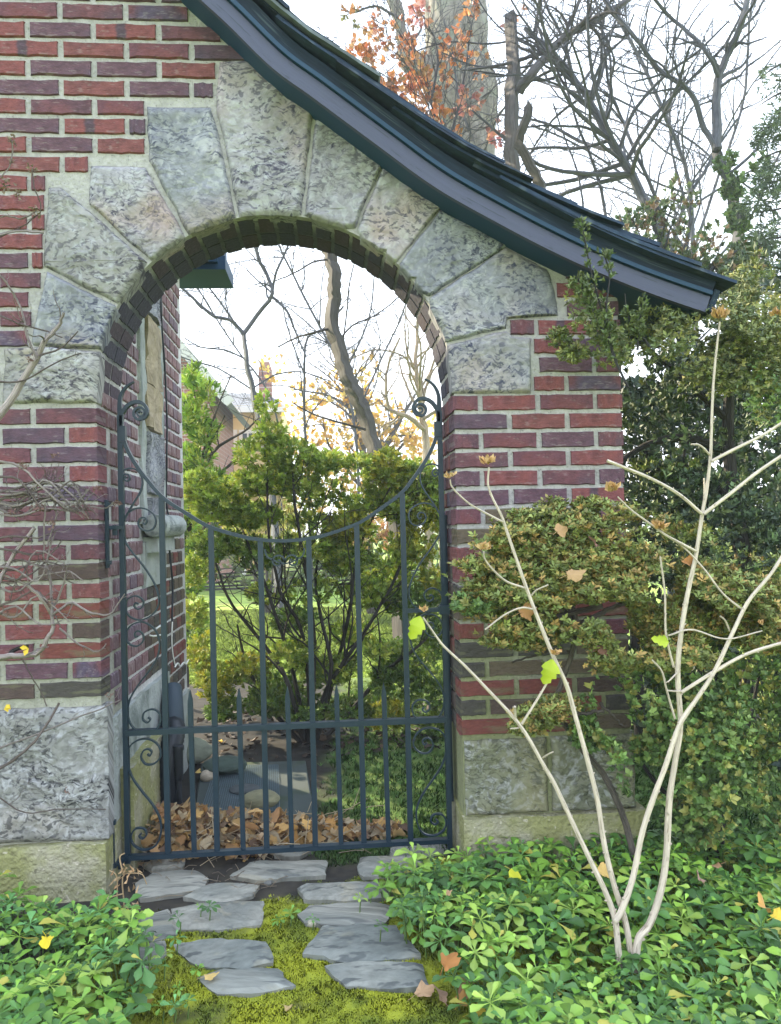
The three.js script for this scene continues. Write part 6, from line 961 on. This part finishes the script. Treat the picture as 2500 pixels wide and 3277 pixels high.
pxTree('fine_twigged_tree', 'far bare tree whose fine twigs veil the sky seen through the arch', -9, M.barkBlue, [[[[1150, 1850], [1140, 1400], [1100, 1200], [1000, 1000], [900, 800], [820, 600]], 14, 8, 3, 'trunk', { from: 0.2 }], [[[1130, 1350], [1220, 1150], [1290, 1000], [1330, 850]], 9, 6, 3], [[[1100, 1200], [1180, 1020], [1200, 840], [1200, 700]], 8, 5, 3], [[[900, 1850], [880, 1300], [760, 1120], [680, 1000], [600, 860]], 9, 6, 3], [[[880, 1300], [700, 1180], [600, 1150], [500, 1100]], 8, 5, 3]], { dens: 4, per: 0.8, len: 0.5, min: 0.003 }, [1150, 1850]);
{ // golden trees far off, lit by the sun
  const z = -18, t = thing('golden_tree', 'hazy golden autumn tree far off between the houses and the pale tree', 'tree', V(P(1180, 1800, z).x, 0, z)), gb = new GB();
  foliage(gb, [[980, 1300, .7, .6, 260], [1090, 1260, .8, .6, 360], [1200, 1320, .9, .6, 420], [1320, 1380, .8, .5, 320], [1080, 1400, .9, .5, 360], [1230, 1440, 1, .5, 400], [1380, 1450, .6, .5, 240], [960, 1420, .6, .4, 200], [1050, 1520, .9, .5, 420], [1180, 1560, .9, .5, 420], [1310, 1540, .8, .4, 300], [1000, 1620, .9, .4, 300], [1250, 1640, 1, .4, 300], [870, 1180, .5, .4, 90], [1150, 1180, .7, .4, 120]].map(([x, y, a, b, n]) => [P(x, y, z), [a, b, .6], n, [[0.7, 0.45, 0.06], [0.65, 0.5, 0.1], [0.6, 0.36, 0.06]]]), { len: .16, wid: .1, tuft: 3 });
  mesh('foliage', gb.geo(), leafMat(0.5), t); for (const q of [[[1180, 1860], [1170, 1500], [1120, 1300], [1080, 1150]], [[1170, 1550], [1260, 1380], [1330, 1260]]]) { const g = new GB(); grow(g, pxs(q, z), .14, .03, 2, { dens: 4 }); mesh('trunk', g.geo(), M.barkBrown, t); }
}
function bush(label, z, list, pal, o, cat = 'bush', name = 'garden_bush') { const c = P(list[0][0], list[0][1], z), t = thing(name, label, cat, V(c.x, 0, z)), gb = new GB(), g = new GB(); foliage(gb, list.map(([x, y, a, b, n]) => [P(x, y, z), [a, b, a * 0.8], n, pal]), o); mesh('foliage', gb.geo(), M.leaf, t); for (const [x, y] of list) tube(g, [V(c.x, -0.05, z), V(lerp(c.x, P(x, y, z).x, .6), P(x, y, z).y * 0.5, z), P(x, y, z)], [.03, .02, .008], 5); mesh('stem', g.geo(), M.barkDark, t); }
bush('yellow-green bush glowing behind the upper part of the open shrub', -8.5, [[850, 1640, .4, .2, 700], [930, 1680, .4, .2, 700], [780, 1700, .3, .2, 500], [880, 1750, .5, .2, 700]], [[0.4, 0.42, 0.08], [0.32, 0.38, 0.07], [0.5, 0.45, 0.1]], { len: .08, wid: .04 });
bush('reddish orange bush behind the right half of the gate', -8, [[1180, 1690, .3, .16, 400], [1260, 1720, .3, .18, 400], [1120, 1740, .3, .14, 300]], [[0.5, 0.25, 0.1], [0.45, 0.3, 0.12], [0.5, 0.4, 0.15]], { len: .07, wid: .035 });
bush('dark green bush at the far edge of the lawn to the left', -12, [[620, 1720, .7, .5, 700], [700, 1700, .5, .4, 500], [560, 1650, .8, .8, 700]], [[0.1, 0.17, 0.05], [0.14, 0.2, 0.06]], { len: .13, wid: .07 });
bush('long clipped green hedge closing the lawn beyond the shrubs', -13, [[-400, 1790, 1.6, .7, 900], [300, 1790, 1.6, .7, 900], [900, 1800, 1.6, .5, 1200], [1200, 1790, 1.6, .6, 1200], [1500, 1780, 1.6, .7, 1000], [2000, 1780, 1.8, .8, 900], [2600, 1780, 1.8, .8, 900], [3300, 1780, 1.8, .8, 900]], [[0.1, 0.16, 0.04], [0.14, 0.2, 0.05], [0.2, 0.22, 0.06]], { len: .14, wid: .08 }, 'hedge', 'garden_hedge');
// houses
const flat = (c, r = 0.8) => mat({ color: rgb(...c), roughness: r });
const farBrick = mat({ map: tex(256, 256, (u, v) => { const row = Math.floor(v * 16), uu = u * 6 + (row & 1) * 0.5, jx = Math.abs(uu - Math.round(uu)) < 0.05, jy = v * 16 - row < 0.16, g = 0.8 + 0.5 * hash(Math.floor(uu), row, 3, 9); return jx || jy ? [0.4, 0.36, 0.32] : [0.26 * g, 0.1 * g, 0.075 * g]; }), roughness: 0.9 });
const farSlate = mat({ map: tex(128, 128, (u, v) => { const g = 0.8 + 0.4 * pf(u, v, 10, 3, 5); return [0.17 * g, 0.19 * g, 0.22 * g]; }) });
function quad(a, b, c, d, th = 0.15) { const gb = new GB(), n = b.clone().sub(a).cross(d.clone().sub(a)).normalize().multiplyScalar(-th); const P4 = [a, b, c, d]; for (const h of [0, 1]) for (const p of P4) gb.v(p.x + n.x * h, p.y + n.y * h, p.z + n.z * h, WHITE, p.x, p.y); gb.t(0, 1, 2); gb.t(0, 2, 3); gb.t(4, 6, 5); gb.t(4, 7, 6); for (let k = 0; k < 4; k++) { const j = (k + 1) % 4; gb.t(k, k + 4, j); gb.t(j, k + 4, j + 4); } const g = gb.geo().toNonIndexed(); g.computeVertexNormals(); return g; }
{
  const z = -20, p = (x, y) => P(x, y, z), t = thing('yellow_house', 'yellow house with grey roof and tall brick chimney seen through the arch', 'house', V(p(800, 1800).x, 0, z)), yw = mat({ color: rgb(0.7, 0.57, 0.3), roughness: 0.85 }), wh = flat([0.75, 0.75, 0.72]);
  const a = p(640, 1300), b = p(900, 1300);
  mesh('wall', box(b.x - a.x, a.y + 0.1, 5, (a.x + b.x) / 2, (a.y - 0.1) / 2, z - 2.5), yw, t);
  for (let k = 0; k < 16; k++) { const y = a.y - 0.08 - k * 0.19; if (y < 0.3) break; mesh('siding_board', box(b.x - a.x + 0.02, 0.17, 0.03, (a.x + b.x) / 2, y, z + 0.016, 0, 0.09), yw, t); }
  const r0 = p(620, 1312), r1 = p(920, 1306), h = p(700, 1212).y;
  const rf = mesh('roof', quad(V(r0.x, r0.y, z + 0.35), V(r1.x, r0.y, z + 0.35), V(r1.x - 0.8, h, z - 2.4), V(r0.x, h, z - 2.4)), farSlate, t);
  mesh('eave_trim', box(r1.x - r0.x, 0.16, 0.06, (r0.x + r1.x) / 2, r0.y - 0.06, z + 0.36), wh, t);
  const c0 = p(820, 1300), c1 = p(862, 1152), c2 = p(862, 1300);
  const ch = mesh('chimney', box(c2.x - c0.x, c1.y - c0.y + 1.2, 0.5, (c0.x + c2.x) / 2, (c1.y + c0.y) / 2 - 0.6, z - 1.2), farBrick, rf); mesh('chimney_cap', box(c2.x - c0.x - 0.1, 0.16, 0.42, (c0.x + c2.x) / 2, c1.y + 0.08, z - 1.2), farBrick, rf);
  const win = (x0, y0, x1, y1) => { const q = p(x0, y0), s = p(x1, y1), w = mesh('window', box(s.x - q.x + 0.16, q.y - s.y + 0.16, 0.08, (q.x + s.x) / 2, (q.y + s.y) / 2, z + 0.06), wh, t), gl = mat({ color: rgb(0.06, 0.08, 0.1), roughness: 0.1 }); for (let i = 0; i < 2; i++) for (let j = 0; j < 2; j++) mesh('pane', box((s.x - q.x) / 2 - 0.05, (q.y - s.y) / 2 - 0.05, 0.04, lerp(q.x, s.x, .25 + .5 * i), lerp(s.y, q.y, .25 + .5 * j), z + 0.09), gl, w); };
  win(708, 1386, 752, 1436); win(775, 1386, 815, 1436); win(655, 1386, 690, 1436);
  const q0 = p(690, 1545), q1 = p(930, 1545); mesh('porch_roof', quad(V(q0.x, q0.y, z + 2), V(q1.x, q0.y, z + 2), V(q1.x, p(700, 1512).y, z + 0.2), V(q0.x, p(700, 1512).y, z + 0.2), 0.08), farSlate, t); mesh('porch_trim', box(q1.x - q0.x, 0.16, 0.08, (q0.x + q1.x) / 2, q0.y - 0.1, z + 2), wh, t);
  for (const x of [712, 800, 890]) { const s = p(x, 1600); mesh('porch_post', box(0.12, q0.y - 0.18, 0.12, s.x, (q0.y - 0.18) / 2, z + 1.95), wh, t); }
}
{
  const z = -15, p = (x, y) => P(x, y, z), t = thing('far_brick_house', 'far brick house gable with pale sloping verge left of the yellow house', 'house', V(p(600, 1800).x, 0, z));
  const e = p(742, 1290), m = p(600, 1128), sl = (m.y - e.y) / (m.x - e.x), x0 = m.x - 2.2, s = new THREE.Shape([new THREE.Vector2(x0, 0), new THREE.Vector2(p(672, 1250).x, 0), new THREE.Vector2(p(672, 1250).x, e.y + sl * (p(672, 1250).x - e.x) - 0.1), new THREE.Vector2(x0, e.y + sl * (x0 - e.x) - 0.1)]);
  const g = new THREE.ExtrudeGeometry(s, { depth: 4, bevelEnabled: false }); g.translate(0, 0, z - 4); { const u = g.attributes.uv; for (let k = 0; k < u.count; k++) u.setXY(k, u.getX(k) / 1.3, u.getY(k) / 1.1); } mesh('wall', g, farBrick, t);
  const y = (x) => e.y + sl * (x - e.x); const gb = new GB(); mesh('roof', quad(V(e.x, e.y, z + 0.25), V(e.x, e.y, z - 4.2), V(x0, y(x0), z - 4.2), V(x0, y(x0), z + 0.25), 0.14), farSlate, t);
  bar(gb, [V(e.x, e.y - 0.05, z + 0.27), V(x0, y(x0) - 0.05, z + 0.27)], 0.22, 0.06); mesh('verge_board', gb.geo(), flat([0.5, 0.5, 0.48]), t);
}
renderer.render(scene, camera);
